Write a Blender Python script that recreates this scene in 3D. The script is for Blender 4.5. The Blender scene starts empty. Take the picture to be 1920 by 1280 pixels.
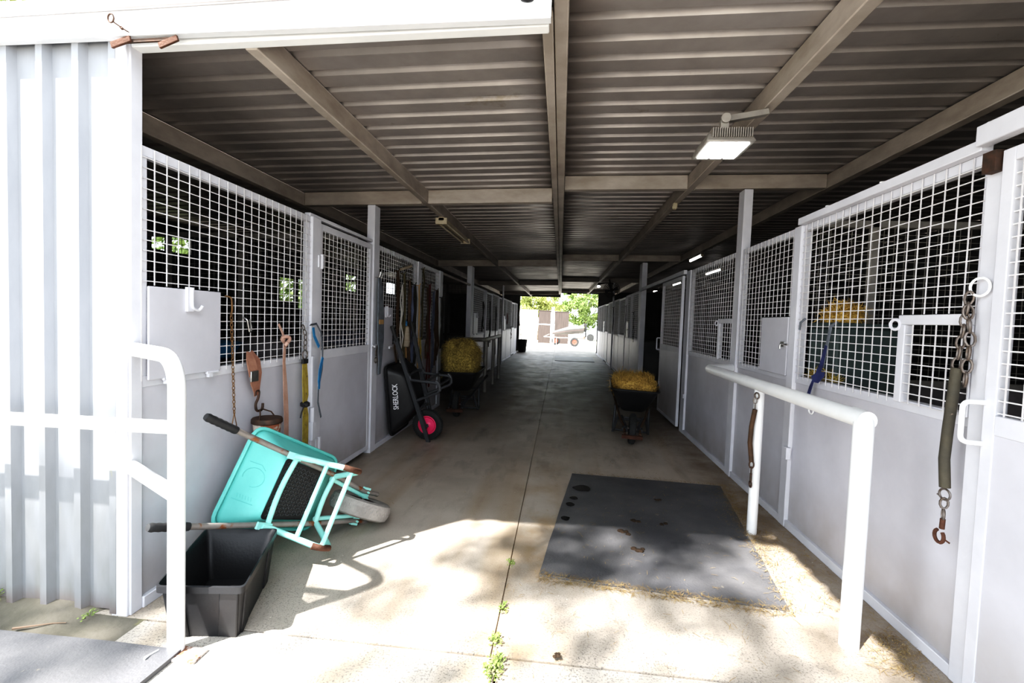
import bpy, bmesh, math, random
from mathutils import Vector, Matrix, noise
RNG = random.Random(11)
COL = bpy.context.scene.collection
V = Vector
PI = math.pi
ORG = {}

# ------------------------------------------------------------------ materials
def _n(nt, t, **kw):
    n = nt.nodes.new(t)
    for k, v in kw.items():
        if k in n.inputs: n.inputs[k].default_value = v
        else: setattr(n, k, v)
    return n

def mat(name, c1, c2=None, scale=4.0, rough=.6, metal=0.0, bump=0.0, bscale=60.0, stretch=(1, 1, 1),
        spot=None, spot_scale=9.0, spot_thr=.62, spot2=None, spot2_scale=40.0, spot2_thr=.7,
        emit=None, estr=0.0, lo=.35, hi=.65, low_dirt=None, spec=.5, trans=0.0, rough2=None):
    m = bpy.data.materials.new(name); m.use_nodes = True
    nt = m.node_tree; b = nt.nodes['Principled BSDF']
    b.inputs['Roughness'].default_value = rough; b.inputs['Metallic'].default_value = metal
    b.inputs['Specular IOR Level'].default_value = spec
    L = nt.links.new
    tc = _n(nt, 'ShaderNodeTexCoord'); mp = _n(nt, 'ShaderNodeMapping')
    mp.inputs['Scale'].default_value = stretch
    gm = _n(nt, 'ShaderNodeNewGeometry')
    L(gm.outputs['Position'], mp.inputs['Vector'])
    col = None
    def ramp(fac, a, bb, p0, p1):
        r = _n(nt, 'ShaderNodeValToRGB')
        r.color_ramp.elements[0].position = p0; r.color_ramp.elements[1].position = p1
        r.color_ramp.elements[0].color = (*a, 1); r.color_ramp.elements[1].color = (*bb, 1)
        L(fac, r.inputs['Fac']); return r.outputs['Color']
    def mix(a, bcol, fac):
        x = _n(nt, 'ShaderNodeMix'); x.data_type = 'RGBA'
        L(fac, x.inputs[0]); L(a, x.inputs[6])
        if isinstance(bcol, tuple): x.inputs[7].default_value = (*bcol, 1)
        else: L(bcol, x.inputs[7])
        return x.outputs[2]
    if c2 is not None:
        nz = _n(nt, 'ShaderNodeTexNoise', Scale=scale, Detail=6.0, Roughness=.6)
        L(mp.outputs['Vector'], nz.inputs['Vector'])
        col = ramp(nz.outputs['Fac'], c1, c2, lo, hi)
        if rough2 is not None:
            rr = _n(nt, 'ShaderNodeMapRange'); rr.inputs['From Min'].default_value = lo; rr.inputs['From Max'].default_value = hi
            rr.inputs['To Min'].default_value = rough; rr.inputs['To Max'].default_value = rough2
            L(nz.outputs['Fac'], rr.inputs['Value']); L(rr.outputs['Result'], b.inputs['Roughness'])
    else:
        rgb = _n(nt, 'ShaderNodeRGB'); rgb.outputs[0].default_value = (*c1, 1); col = rgb.outputs[0]
    for sp, sc, th in ((spot, spot_scale, spot_thr), (spot2, spot2_scale, spot2_thr)):
        if sp is None: continue
        nz = _n(nt, 'ShaderNodeTexNoise', Scale=sc, Detail=8.0, Roughness=.65)
        L(mp.outputs['Vector'], nz.inputs['Vector'])
        f = ramp(nz.outputs['Fac'], (0, 0, 0), (1, 1, 1), th, min(.99, th + .06))
        col = mix(col, sp, f)
    for dc, z0, z1 in (low_dirt or ()):          # grime that grows towards the ground
        sx = _n(nt, 'ShaderNodeSeparateXYZ'); L(gm.outputs['Position'], sx.inputs[0])
        nz = _n(nt, 'ShaderNodeTexNoise', Scale=5.0, Detail=6.0); L(mp.outputs['Vector'], nz.inputs['Vector'])
        mr = _n(nt, 'ShaderNodeMapRange'); mr.inputs['From Min'].default_value = z1; mr.inputs['From Max'].default_value = z0
        L(sx.outputs['Z'], mr.inputs['Value'])
        mu = _n(nt, 'ShaderNodeMath', operation='MULTIPLY'); L(mr.outputs['Result'], mu.inputs[0]); L(nz.outputs['Fac'], mu.inputs[1])
        mu2 = _n(nt, 'ShaderNodeMath', operation='MULTIPLY'); L(mu.outputs[0], mu2.inputs[0]); mu2.inputs[1].default_value = 1.3; mu2.use_clamp = True
        col = mix(col, dc, mu2.outputs[0])
    L(col, b.inputs['Base Color'])
    if bump:
        nb = _n(nt, 'ShaderNodeTexNoise', Scale=bscale, Detail=5.0); L(mp.outputs['Vector'], nb.inputs['Vector'])
        bp = _n(nt, 'ShaderNodeBump', Strength=bump, Distance=.01); L(nb.outputs['Fac'], bp.inputs['Height'])
        L(bp.outputs['Normal'], b.inputs['Normal'])
    if emit is not None:
        b.inputs['Emission Color'].default_value = (*emit, 1); b.inputs['Emission Strength'].default_value = estr
    if trans: b.inputs['Transmission Weight'].default_value = trans
    return m

def concrete(name, base, base2, dark, speck, stain):
    m = bpy.data.materials.new(name); m.use_nodes = True
    nt = m.node_tree; b = nt.nodes['Principled BSDF']; L = nt.links.new
    gm = _n(nt, 'ShaderNodeNewGeometry'); P = gm.outputs['Position']
    sx = _n(nt, 'ShaderNodeSeparateXYZ'); L(P, sx.inputs[0])
    def noise_(s, d=7.0, r=.62, stretch=None):
        v = P
        if stretch:
            mp = _n(nt, 'ShaderNodeMapping'); mp.inputs['Scale'].default_value = stretch; L(P, mp.inputs['Vector']); v = mp.outputs['Vector']
        n = _n(nt, 'ShaderNodeTexNoise', Scale=s, Detail=d, Roughness=r); L(v, n.inputs['Vector']); return n.outputs['Fac']
    def rng(f, a, bb, o0=0.0, o1=1.0):
        r = _n(nt, 'ShaderNodeMapRange'); r.inputs['From Min'].default_value = a; r.inputs['From Max'].default_value = bb
        r.inputs['To Min'].default_value = o0; r.inputs['To Max'].default_value = o1
        L(f, r.inputs['Value']); return r.outputs['Result']
    def mul(a, bb):
        x = _n(nt, 'ShaderNodeMath', operation='MULTIPLY'); L(a, x.inputs[0])
        if isinstance(bb, float): x.inputs[1].default_value = bb
        else: L(bb, x.inputs[1])
        return x.outputs[0]
    def mix(a, c, f):
        x = _n(nt, 'ShaderNodeMix'); x.data_type = 'RGBA'; L(f, x.inputs[0])
        for i, s in ((6, a), (7, c)):
            if isinstance(s, tuple): x.inputs[i].default_value = (*s, 1)
            else: L(s, x.inputs[i])
        return x.outputs[2]
    col = mix(base, base2, rng(noise_(1.3), .35, .65))
    col = mix(col, dark, mul(rng(noise_(2.7, stretch=(1.6, .5, 1)), .52, .72), .55))
    # brownish worn bands that run along the aisle
    st = rng(noise_(1.0, 3.0, .5, (2.6, .18, 1)), .5, .68)
    col = mix(col, stain, mul(st, .5))
    jx = _n(nt, 'ShaderNodeMath', operation='ADD'); L(sx.outputs['X'], jx.inputs[0]); jx.inputs[1].default_value = .10
    ja = _n(nt, 'ShaderNodeMath', operation='ABSOLUTE'); L(jx.outputs[0], ja.inputs[0])
    jy = rng(sx.outputs['Y'], 6.5, 3.5, 0.0, 1.0)
    col = mix(col, stain, mul(mul(rng(ja.outputs[0], .30, .05), jy), rng(noise_(2.2, 5.0), .38, .62, .0, .75)))
    vo = _n(nt, 'ShaderNodeTexVoronoi', Scale=72.0); L(P, vo.inputs['Vector'])
    sp = rng(vo.outputs['Distance'], .34, .14)
    sel = rng(noise_(14.0, 2.0), .47, .55)
    near = rng(sx.outputs['Y'], 3.0, 1.9, .04, .5)
    col = mix(col, speck, mul(mul(sp, sel), near))
    gr = rng(noise_(110.0, 2.0), .54, .64)
    col = mix(col, (.13, .12, .115), mul(mul(gr, rng(sx.outputs['Y'], 3.3, 2.1, .05, .9)), rng(noise_(4.0), .35, .6, .4, 1.0)))
    wall_ = rng(sx.outputs['X'], 1.30, 1.55)
    col = mix(col, (.20, .145, .095), mul(mul(wall_, rng(sx.outputs['X'], 1.9, 1.8)), rng(noise_(3.5), .3, .65, .15, .8)))
    vo2 = _n(nt, 'ShaderNodeTexVoronoi', Scale=21.0); L(P, vo2.inputs['Vector'])
    col = mix(col, (.72, .68, .6), mul(rng(vo2.outputs['Distance'], .12, .07), mul(rng(noise_(3.0), .55, .6), .7)))
    far = rng(sx.outputs['Y'], 6.0, 11.0, 0.0, .88)  # dimness of the deep aisle painted into the floor colour, darker with depth
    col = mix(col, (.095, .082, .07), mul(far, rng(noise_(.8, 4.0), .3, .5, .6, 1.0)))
    L(col, b.inputs['Base Color'])
    L(rng(noise_(3.0), .35, .7, .62, .42), b.inputs['Roughness'])
    bp = _n(nt, 'ShaderNodeBump', Strength=.35, Distance=.006)
    L(noise_(70.0, 4.0), bp.inputs['Height']); L(bp.outputs['Normal'], b.inputs['Normal'])
    return m

M = {}
M['white'] = mat('white_paint', (.69, .69, .735), (.60, .60, .645), 3.0, .55, bump=.06, bscale=35, spot=(.30, .24, .18), spot_scale=7, spot_thr=.74)
M['sheet'] = mat('painted_sheet', (.60, .595, .645), (.53, .525, .57), 2.2, .5, bump=.05, bscale=12, spot=(.38, .34, .31), spot_scale=11, spot_thr=.75,
                 low_dirt=[((.36, .33, .31), .0, .5)])
M['wire'] = mat('white_wire', (.74, .73, .745), (.62, .60, .61), 9, .5)
M['rail'] = mat('chipped_white_tube', (.86, .86, .86), (.78, .79, .8), 4, .4, spot=(.24, .22, .2), spot_scale=16, spot_thr=.71)
M['beam'] = mat('aged_cream_steel', (.43, .385, .345), (.31, .27, .235), 3.0, .6, bump=.1, bscale=30, spot=(.26, .15, .07), spot_scale=5, spot_thr=.70, stretch=(1, 1, 2.5))
M['roof'] = mat('galvanised_roof', (.40, .368, .355), (.30, .277, .268), 1.6, .42, .35, bump=.03, bscale=7, spot=(.27, .24, .2), spot_scale=2.5, spot_thr=.66, rough2=.56)
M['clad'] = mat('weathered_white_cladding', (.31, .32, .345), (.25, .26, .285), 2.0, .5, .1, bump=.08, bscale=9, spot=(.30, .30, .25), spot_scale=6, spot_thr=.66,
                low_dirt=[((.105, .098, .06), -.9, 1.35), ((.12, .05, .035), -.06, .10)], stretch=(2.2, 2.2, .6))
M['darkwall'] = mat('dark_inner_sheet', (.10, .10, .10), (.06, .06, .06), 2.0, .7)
M['fascia'] = mat('white_fascia', (.82, .83, .86), (.72, .74, .78), 2, .45, bump=.03, bscale=14)
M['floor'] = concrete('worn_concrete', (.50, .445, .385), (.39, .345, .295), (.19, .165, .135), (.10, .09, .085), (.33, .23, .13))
M['apron'] = concrete('aggregate_concrete', (.44, .41, .37), (.35, .325, .29), (.25, .215, .17), (.11, .10, .095), (.37, .27, .16))
M['ground'] = mat('pale_dirt', (.15, .135, .11), (.085, .08, .06), 2.6, .95, bump=.6, bscale=22, spot=(.20, .19, .09), spot_scale=3.0, spot_thr=.58)
M['yard'] = mat('pale_yard', (.62, .58, .50), (.52, .48, .41), .6, .95)
M['mat'] = mat('rubber_mat', (.085, .085, .091), (.135, .132, .134), 2.2, .55, bump=.25, bscale=90, spot=(.22, .2, .17), spot_scale=13, spot_thr=.66, spot2=(.42, .38, .28), spot2_scale=60, spot2_thr=.72)
M['wet'] = mat('damp_rubber', (.02, .02, .022), None, rough=.18)
M['rubber'] = mat('black_rubber', (.022, .022, .024), (.035, .035, .036), 20, .6, bump=.1)
M['black'] = mat('black_plastic', (.014, .014, .016), (.022, .022, .024), 6, .45, bump=.08, bscale=80, spot=(.07, .065, .06), spot_scale=14, spot_thr=.72)
M['charcoal'] = mat('charcoal_steel', (.085, .088, .095), (.06, .062, .068), 6, .5, .2)
M['dark'] = mat('dark_stuff', (.03, .028, .026), (.05, .045, .04), 5, .8)
M['teal'] = mat('teal_plastic', (.19, .60, .55), (.14, .50, .465), 3, .42, bump=.04, bscale=20, spot=(.55, .66, .60), spot_scale=5, spot_thr=.69)
M['teal_dark'] = mat('teal_emboss', (.13, .50, .47), None, rough=.5)
M['teal_steel'] = mat('teal_painted_steel', (.30, .72, .66), (.40, .76, .71), 6, .45, spot=(.28, .12, .05), spot_scale=9, spot_thr=.66)
M['rustplate'] = mat('peeling_plate', (.60, .54, .50), (.52, .46, .42), 9, .7, spot=(.22, .11, .07), spot_scale=12, spot_thr=.50)
M['rust'] = mat('rusty_steel', (.13, .062, .042), (.085, .042, .027), 14, .8, .2, bump=.4, bscale=90)
M['rustgrey'] = mat('rusted_galvanised', (.34, .31, .29), (.27, .24, .22), 9, .55, .4, spot=(.28, .11, .05), spot_scale=8, spot_thr=.56)
M['chain'] = mat('old_chain_steel', (.22, .20, .19), (.14, .11, .09), 30, .5, .7)
M['chainrust'] = mat('rusty_chain', (.22, .13, .06), (.14, .08, .04), 30, .7, .4)
M['ironrust'] = mat('dark_rusty_iron', (.12, .07, .05), (.07, .05, .04), 30, .65, .5)
M['steel'] = mat('bright_steel', (.55, .54, .53), (.4, .39, .38), 20, .3, .9)
M['hose'] = mat('rubber_hose', (.085, .075, .055), (.055, .05, .04), 9, .75, bump=.3, bscale=40, spot=(.22, .17, .13), spot_scale=22, spot_thr=.68)
M['pink'] = mat('pink_hub', (.86, .055, .18), (.75, .04, .14), 5, .4)
M['tyre'] = mat('dusty_tyre', (.34, .32, .30), (.24, .225, .21), 9, .85, bump=.5, bscale=70)
M['tyreblack'] = mat('black_tyre', (.022, .023, .023), (.04, .04, .04), 9, .8, bump=.4, bscale=70)
M['straw'] = mat('golden_straw', (.78, .55, .18), (.30, .18, .05), 46, .85)
M['straw_b'] = mat('green_gold_hay', (.62, .48, .16), (.17, .125, .035), 42, .9)
M['straw_dry'] = mat('loose_straw', (.40, .30, .14), (.20, .13, .06), 30, .9)
M['leather'] = mat('tan_leather', (.40, .215, .155), (.28, .14, .10), 14, .6, bump=.2)
M['pinkweb'] = mat('faded_pink_webbing', (.52, .35, .29), (.42, .25, .19), 9, .8, bump=.3, bscale=150)
M['yellowweb'] = mat('yellow_webbing', (.42, .33, .07), (.30, .23, .06), 25, .8, bump=.3, bscale=150, spot=(.12, .1, .06), spot_scale=30, spot_thr=.6)
M['blueweb'] = mat('blue_webbing', (.05, .25, .48), (.03, .16, .33), 12, .7, bump=.2, bscale=150)
M['navy'] = mat('navy_ribbon', (.05, .06, .17), (.03, .035, .1), 12, .7)
M['greyweb'] = mat('grey_webbing', (.20, .22, .25), (.13, .14, .16), 12, .7)
M['maroon'] = mat('maroon_rope', (.16, .03, .03), (.09, .02, .02), 20, .8)
M['brown'] = mat('brown_leather', (.10, .055, .03), (.06, .035, .02), 14, .7)
M['olive'] = mat('olive_rope', (.12, .10, .05), (.07, .06, .03), 20, .85)
M['ropeyellow'] = mat('yellow_rope', (.40, .31, .06), (.28, .2, .04), 30, .8)
M['can'] = mat('rusty_tin', (.40, .15, .08), (.24, .08, .045), 9, .7, .2, spot=(.62, .55, .48), spot_scale=7, spot_thr=.52)
M['green_bin'] = mat('grey_green_bin', (.075, .10, .098), (.055, .075, .075), 3, .6)
M['led'] = mat('lit_led', (1, 1, 1), None, emit=(.98, .99, 1), estr=8)
M['tube'] = mat('lit_tube', (1, 1, 1), None, emit=(1, .98, .97), estr=5)
M['lamp_grey'] = mat('lamp_housing', (.40, .38, .35), (.31, .29, .27), 7, .5, .3)
M['cream'] = mat('cream_plastic', (.55, .48, .36), (.44, .38, .28), 6, .5)
M['yellowbit'] = mat('yellow_insulator', (.45, .27, .08), None, rough=.6)
M['dung'] = mat('dry_dung', (.055, .034, .02), (.03, .02, .012), 30, .95, bump=.6, bscale=80)
M['weed'] = mat('weed_leaf', (.13, .20, .045), (.20, .25, .07), 20, .7)
M['leaf'] = mat('tree_leaf', (.14, .22, .055), (.22, .28, .09), 1.2, .6)
M['leaf2'] = mat('yellow_green_leaf', (.28, .30, .09), (.20, .25, .07), .8, .6)
M['leafdark'] = mat('deep_green_leaf', (.11, .19, .045), (.18, .25, .07), 1.0, .6)
M['bark'] = mat('bark', (.16, .12, .09), (.10, .075, .055), 8, .9, bump=.5)
M['twig'] = mat('twig', (.20, .14, .10), None, rough=.9)
M['concrete_wall'] = mat('pale_block_wall', (.72, .70, .66), (.62, .60, .57), 1.5, .9)
M['sleeper'] = mat('brown_grey_panel', (.075, .058, .052), (.05, .04, .036), 2.5, .9, stretch=(6, 6, .5))
M['boat'] = mat('boat_cover', (.11, .107, .104), (.09, .087, .087), 3, .7)
M['boatside'] = mat('boat_hull', (.10, .07, .065), (.08, .06, .055), 3, .6)
M['orange'] = mat('faded_red_rim', (.20, .065, .045), None, rough=.6)
M['car'] = mat('silver_car', (.2, .205, .215), None, rough=.3, metal=.4)
M['glass'] = mat('car_glass', (.05, .06, .07), None, rough=.1)
M['lettering'] = mat('white_lettering', (.72, .72, .74), None, rough=.6, spot=(.25, .25, .25), spot_scale=45, spot_thr=.74)
M['cloth'] = mat('blue_grey_cloth', (.14, .16, .24), (.09, .10, .15), 6, .9)
M['bench'] = mat('dusty_bench', (.22, .20, .21), (.14, .13, .13), 4, .8)
M['wood'] = mat('weathered_wood', (.40, .35, .28), (.30, .25, .19), 5, .8, stretch=(1, 1, 12))
M['tan'] = mat('tan_leather_patch', (.50, .33, .16), None, rough=.7)

# ------------------------------------------------------------------ mesh builder
class MB:
    def __init__(s): s.v = []; s.f = []
    def add(s, vs, fs):
        o = len(s.v); s.v += [V(x) for x in vs]; s.f += [tuple(i + o for i in f) for f in fs]
        return s
    def box(s, x0, x1, y0, y1, z0, z1):
        vs = [(x, y, z) for z in (z0, z1) for y in (y0, y1) for x in (x0, x1)]
        return s.add(vs, [(0, 2, 3, 1), (4, 5, 7, 6), (0, 1, 5, 4), (2, 6, 7, 3), (0, 4, 6, 2), (1, 3, 7, 5)])
    def hexa(s, b, t):          # two quads
        return s.add(list(b) + list(t), [(3, 2, 1, 0), (4, 5, 6, 7), (0, 1, 5, 4), (1, 2, 6, 5), (2, 3, 7, 6), (3, 0, 4, 7)])
    def bar(s, p, q, w, h, up=(0, 0, 1)):
        p = V(p); q = V(q); d = (q - p).normalized(); a = d.cross(V(up))
        if a.length < 1e-4: a = d.cross(V((1, 0, 0)))
        a.normalize(); c = a.cross(d).normalized(); a = a * w / 2; c = c * h / 2
        return s.hexa([p - a - c, p + a - c, p + a + c, p - a + c], [q - a - c, q + a - c, q + a + c, q - a + c])
    def tube(s, pts, r, n=10, closed=False, caps=True, flat=1.0, ref=None):
        pts = [V(p) for p in pts]; N = len(pts)
        rs = r if isinstance(r, (list, tuple)) else [r] * N
        t0 = (pts[1] - pts[0]).normalized()
        a = V(ref) if ref else (V((0, 0, 1)) if abs(t0.z) < .9 else V((1, 0, 0)))
        u = (a - t0 * a.dot(t0)).normalized(); rings = []; pt = t0
        for i in range(N):
            if closed: t = (pts[(i + 1) % N] - pts[i - 1])
            elif i == 0: t = pts[1] - pts[0]
            elif i == N - 1: t = pts[-1] - pts[-2]
            else: t = (pts[i + 1] - pts[i]).normalized() + (pts[i] - pts[i - 1]).normalized()
            t = t.normalized() if t.length > 1e-9 else pt
            ax = pt.cross(t)
            if ax.length > 1e-7: u = Matrix.Rotation(pt.angle(t), 3, ax.normalized()) @ u
            u = (u - t * u.dot(t)).normalized(); w = t.cross(u); pt = t
            rings.append([pts[i] + u * math.cos(2 * PI * k / n) * rs[i] + w * math.sin(2 * PI * k / n) * rs[i] * flat for k in range(n)])
        vs = [p for rg in rings for p in rg]; fs = []
        for i in range(N if closed else N - 1):
            j = (i + 1) % N
            for k in range(n): fs.append((i * n + k, i * n + (k + 1) % n, j * n + (k + 1) % n, j * n + k))
        if caps and not closed:
            fs.append(tuple(range(n - 1, -1, -1))); fs.append(tuple((N - 1) * n + k for k in range(n)))
        return s.add(vs, fs)
    def lathe(s, prof, c=(0, 0, 0), ax=(0, 0, 1), n=24, caps=True):
        ax = V(ax).normalized(); a = V((1, 0, 0)) if abs(ax.x) < .9 else V((0, 1, 0))
        u = (a - ax * a.dot(ax)).normalized(); w = ax.cross(u); c = V(c)
        vs = []; fs = []
        for r, z in prof:
            for k in range(n):
                t = 2 * PI * k / n; vs.append(c + ax * z + (u * math.cos(t) + w * math.sin(t)) * max(r, 1e-5))
        for i in range(len(prof) - 1):
            for k in range(n): fs.append((i * n + k, i * n + (k + 1) % n, (i + 1) * n + (k + 1) % n, (i + 1) * n + k))
        if caps: fs.append(tuple(range(n - 1, -1, -1))); m = (len(prof) - 1) * n; fs.append(tuple(m + k for k in range(n)))
        return s.add(vs, fs)
    def loft(s, rings, cap0=True, cap1=True):
        n = len(rings[0]); vs = [p for r in rings for p in r]; fs = []
        for i in range(len(rings) - 1):
            for k in range(n): fs.append((i * n + k, i * n + (k + 1) % n, (i + 1) * n + (k + 1) % n, (i + 1) * n + k))
        if cap0: fs.append(tuple(range(n - 1, -1, -1)))
        if cap1: fs.append(tuple((len(rings) - 1) * n + k for k in range(n)))
        return s.add(vs, fs)
    def ribbon(s, pts, w, th=.003, side=(0, 1, 0)):   # flat strap along pts
        pts = [V(p) for p in pts]; sd = V(side).normalized(); ws = w if isinstance(w, list) else [w] * len(pts)
        rings = []
        for i, p in enumerate(pts):
            t = (pts[min(i + 1, len(pts) - 1)] - pts[max(i - 1, 0)]).normalized()
            a = (sd - t * sd.dot(t)).normalized(); nn = t.cross(a)
            a = a * ws[i] / 2; q = nn * th / 2
            rings.append([p - a - q, p + a - q, p + a + q, p - a + q])
        return s.loft(rings)
    def build(s, name, m, parent=None, smooth=True, bevel=0.0, solid=0.0, sub=0):
        me = bpy.data.meshes.new(name); o = bpy.data.objects.new(name, me); COL.objects.link(o)
        if parent is not None:
            og = ORG[parent.name]; o.parent = parent; ORG[o.name] = og
        else:
            xs = [v.x for v in s.v]; ys = [v.y for v in s.v]
            og = V(((min(xs) + max(xs)) / 2, (min(ys) + max(ys)) / 2, min(v.z for v in s.v))); o.location = og; ORG[o.name] = og
        me.from_pydata([tuple(v - og) for v in s.v], [], s.f)
        bm = bmesh.new(); bm.from_mesh(me); bmesh.ops.recalc_face_normals(bm, faces=bm.faces); bm.to_mesh(me); bm.free()
        me.materials.append(m)
        if smooth:
            for p in me.polygons: p.use_smooth = True
            me.set_sharp_from_angle(angle=math.radians(38))
        if solid:
            md = o.modifiers.new('s', 'SOLIDIFY'); md.thickness = solid; md.offset = 0
        if bevel:
            md = o.modifiers.new('b', 'BEVEL'); md.width = bevel; md.segments = 2; md.limit_method = 'ANGLE'
        if sub:
            md = o.modifiers.new('u', 'SUBSURF'); md.levels = sub; md.render_levels = sub
        return o

def tag(o, label=None, cat=None, group=None, kind=None):
    if label: o['label'] = label
    if cat: o['category'] = cat
    if group: o['group'] = group
    if kind: o['kind'] = kind
    return o
def thing(name, label, cat, loc=(0, 0, 0), group=None, matrix=None):
    o = bpy.data.objects.new(name, None); COL.objects.link(o)
    o.empty_display_size = .1
    if matrix is not None: o.matrix_world = matrix; ORG[o.name] = V((0, 0, 0))
    else: o.location = loc; ORG[o.name] = V(loc)
    return tag(o, label, cat, group)
def struct(mb, name, m, **k):
    return tag(mb.build(name, m, **k), kind='structure')
def bend(pts, rad, seg=6):
    pts = [V(p) for p in pts]; out = [pts[0]]
    for i in range(1, len(pts) - 1):
        a, b, c = pts[i - 1], pts[i], pts[i + 1]
        d0 = (a - b); d1 = (c - b); r = min(rad, d0.length * .49, d1.length * .49)
        p0 = b + d0.normalized() * r; p1 = b + d1.normalized() * r
        for k in range(seg + 1):
            t = k / seg; out.append(p0 * (1 - t) ** 2 + b * 2 * t * (1 - t) + p1 * t * t)
    out.append(pts[-1]); return out
def rpoly(x0, x1, h0, h1, r, n=5):
    """rounded trapezoid in xy: half width h0 at x0 and h1 at x1"""
    c = [(x0, -h0), (x1, -h1), (x1, h1), (x0, h0)]; out = []
    for i in range(4):
        b = V((*c[i], 0)); a = V((*c[i - 1], 0)); d = V((*c[(i + 1) % 4], 0))
        p0 = b + (a - b).normalized() * r; p1 = b + (d - b).normalized() * r
        for k in range(n + 1):
            t = k / n; out.append(p0 * (1 - t) ** 2 + b * 2 * t * (1 - t) + p1 * t * t)
    return out
def chain_links(mb, pts, pitch, r, w=None):
    """interlocking oval links along a polyline"""
    pts = [V(p) for p in pts]; seg = [(pts[i + 1] - pts[i]).length for i in range(len(pts) - 1)]; tot = sum(seg)
    n = max(1, int(tot / pitch)); w = w or pitch * .42
    def at(d):
        for i, l in enumerate(seg):
            if d <= l or i == len(seg) - 1: return pts[i].lerp(pts[i + 1], d / l), (pts[i + 1] - pts[i]).normalized()
            d -= l
    for k in range(n):
        c, t = at((k + .5) * tot / n)
        a = t.cross(V((.37, .91, .2))).normalized(); b = t.cross(a)
        if k % 2: a = b
        hl = pitch * .62
        mb.tube([c + t * hl * math.cos(q) * (1 if abs(math.cos(q)) < .5 else 1) + a * w * math.sin(q) for q in [2 * PI * j / 10 for j in range(10)]], r, 6, closed=True)
    return mb
# ------------------------------------------------------------------ camera, world, lights
XL, XR, YF, YE = -2.046, 1.781, 2.13, 23.4
cam_d = bpy.data.cameras.new('camera'); cam = bpy.data.objects.new('camera', cam_d); COL.objects.link(cam)
cam_d.sensor_width = 36; cam_d.lens = 891.26 / 1920 * 36; cam_d.clip_start = .05; cam_d.clip_end = 500
yaw, pit, rol = -.1006, -.0445, .0351
Fv = V((math.sin(yaw) * math.cos(pit), math.cos(yaw) * math.cos(pit), math.sin(pit)))
r0 = V((math.cos(yaw), -math.sin(yaw), 0)); u0 = r0.cross(Fv)
rv = r0 * math.cos(rol) + u0 * math.sin(rol); uv = u0 * math.cos(rol) - r0 * math.sin(rol)
cam.matrix_world = Matrix(((rv.x, uv.x, -Fv.x, 0), (rv.y, uv.y, -Fv.y, 0), (rv.z, uv.z, -Fv.z, 1.5138), (0, 0, 0, 1)))
bpy.context.scene.camera = cam
sun_d = bpy.data.lights.new('sun', 'SUN'); sun_d.energy = 12.0; sun_d.angle = math.radians(1.0); sun_d.color = (1, .98, .95)
sun = bpy.data.objects.new('sun', sun_d); COL.objects.link(sun)
sun.rotation_euler = V((.535, .54, -1)).to_track_quat('-Z', 'Y').to_euler(); sun.location = (-8, -8, 15)
w = bpy.data.worlds.new('world'); bpy.context.scene.world = w; w.use_nodes = True
bg = w.node_tree.nodes['Background']; bg.inputs['Color'].default_value = (.86, .93, 1.0, 1); bg.inputs['Strength'].default_value = 2.5
sc = bpy.context.scene
sc.view_settings.view_transform = 'Standard'; sc.view_settings.look = 'None'; sc.view_settings.exposure = .86
sc.view_settings.use_curve_mapping = True
cmx = sc.view_settings.curve_mapping; cc_ = cmx.curves[3]
for pxy in ((.03, .013), (.12, .10), (.35, .37)): cc_.points.new(*pxy)
cmx.update()
sc.cycles.diffuse_bounces = 5; sc.cycles.max_bounces = 10

# ------------------------------------------------------------------ ground and floors
b = MB(); b.add([(-60, -30, -.12), (60, -30, -.12), (60, 80, -.12), (-60, 80, -.12)], [(0, 1, 2, 3)]); struct(b, 'ground', M['yard'])
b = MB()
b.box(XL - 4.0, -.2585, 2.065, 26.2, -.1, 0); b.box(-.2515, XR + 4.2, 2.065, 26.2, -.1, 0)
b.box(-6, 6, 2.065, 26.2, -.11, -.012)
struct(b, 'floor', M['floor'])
b = MB(); b.box(-1.95, -.225, -5, 2.052, -.1, 0); b.box(-.213, 7, -5, 2.052, -.1, -.001); struct(b, 'front_apron', M['apron'])
# lumpy dirt in front of the shed wall
b = MB(); n = 40; vs = []
for j in range(14):
    for i in range(n + 1):
        x = -7 + i * (5.06 / n); y = -5 + (7.12) * (j / 13) ** .45
        z = -.02 + .05 * noise.noise(V((x * 2.3, y * 2.3, 0))) * (1 if y > 1.6 else .3) + (.05 if y > 2.0 else 0) * max(0, min(1, (-2.05 - x) * 3))
        vs.append((x, y, min(z, .0) if x > -2.3 else z))
b.add(vs, [(j * (n + 1) + i, j * (n + 1) + i + 1, (j + 1) * (n + 1) + i + 1, (j + 1) * (n + 1) + i) for j in range(13) for i in range(n)])
struct(b, 'dirt_ground', M['ground'])

# ------------------------------------------------------------------ ribbed sheets
def rib_profile(a0, a1, period=.19, h=.034):
    out = []; k = math.floor(a0 / period)
    while k * period < a1:
        for d, z in ((0, 0), (.122, 0), (.138, h), (.172, h), (.188, 0)):
            a = k * period + d
            if a0 <= a <= a1: out.append((a, z))
        k += 1
    return out
def roof(name, x0, x1, zf, y0, y1):
    b = MB(); pr = rib_profile(y0, y1); nx = 16; vs = []
    xs = [x0 + (x1 - x0) * i / nx for i in range(nx + 1)]
    for i, x in enumerate(xs):
        for y, z in pr:
            wob = .004 * noise.noise(V((x * .7, y * .9, 3)))
            vs.append((x, y, zf(x) + z + wob))
    m = len(pr)
    b.add(vs, [(i * m + k, i * m + k + 1, (i + 1) * m + k + 1, (i + 1) * m + k) for i in range(nx) for k in range(m - 1)])
    o = struct(b, name, M['roof'], solid=.0015); return o
ZL = lambda x: 2.905 + .0255 * (x + .1)
ZR = lambda x: 3.025 + .0135 * x
roof('ceiling', -6.2, -.06, ZL, 2.02, 24.0)
roof('ceiling', -.02, 6.2, ZR, -.7, 24.0)
b = MB(); pr = rib_profile(-6.2, -2.075)
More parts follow.
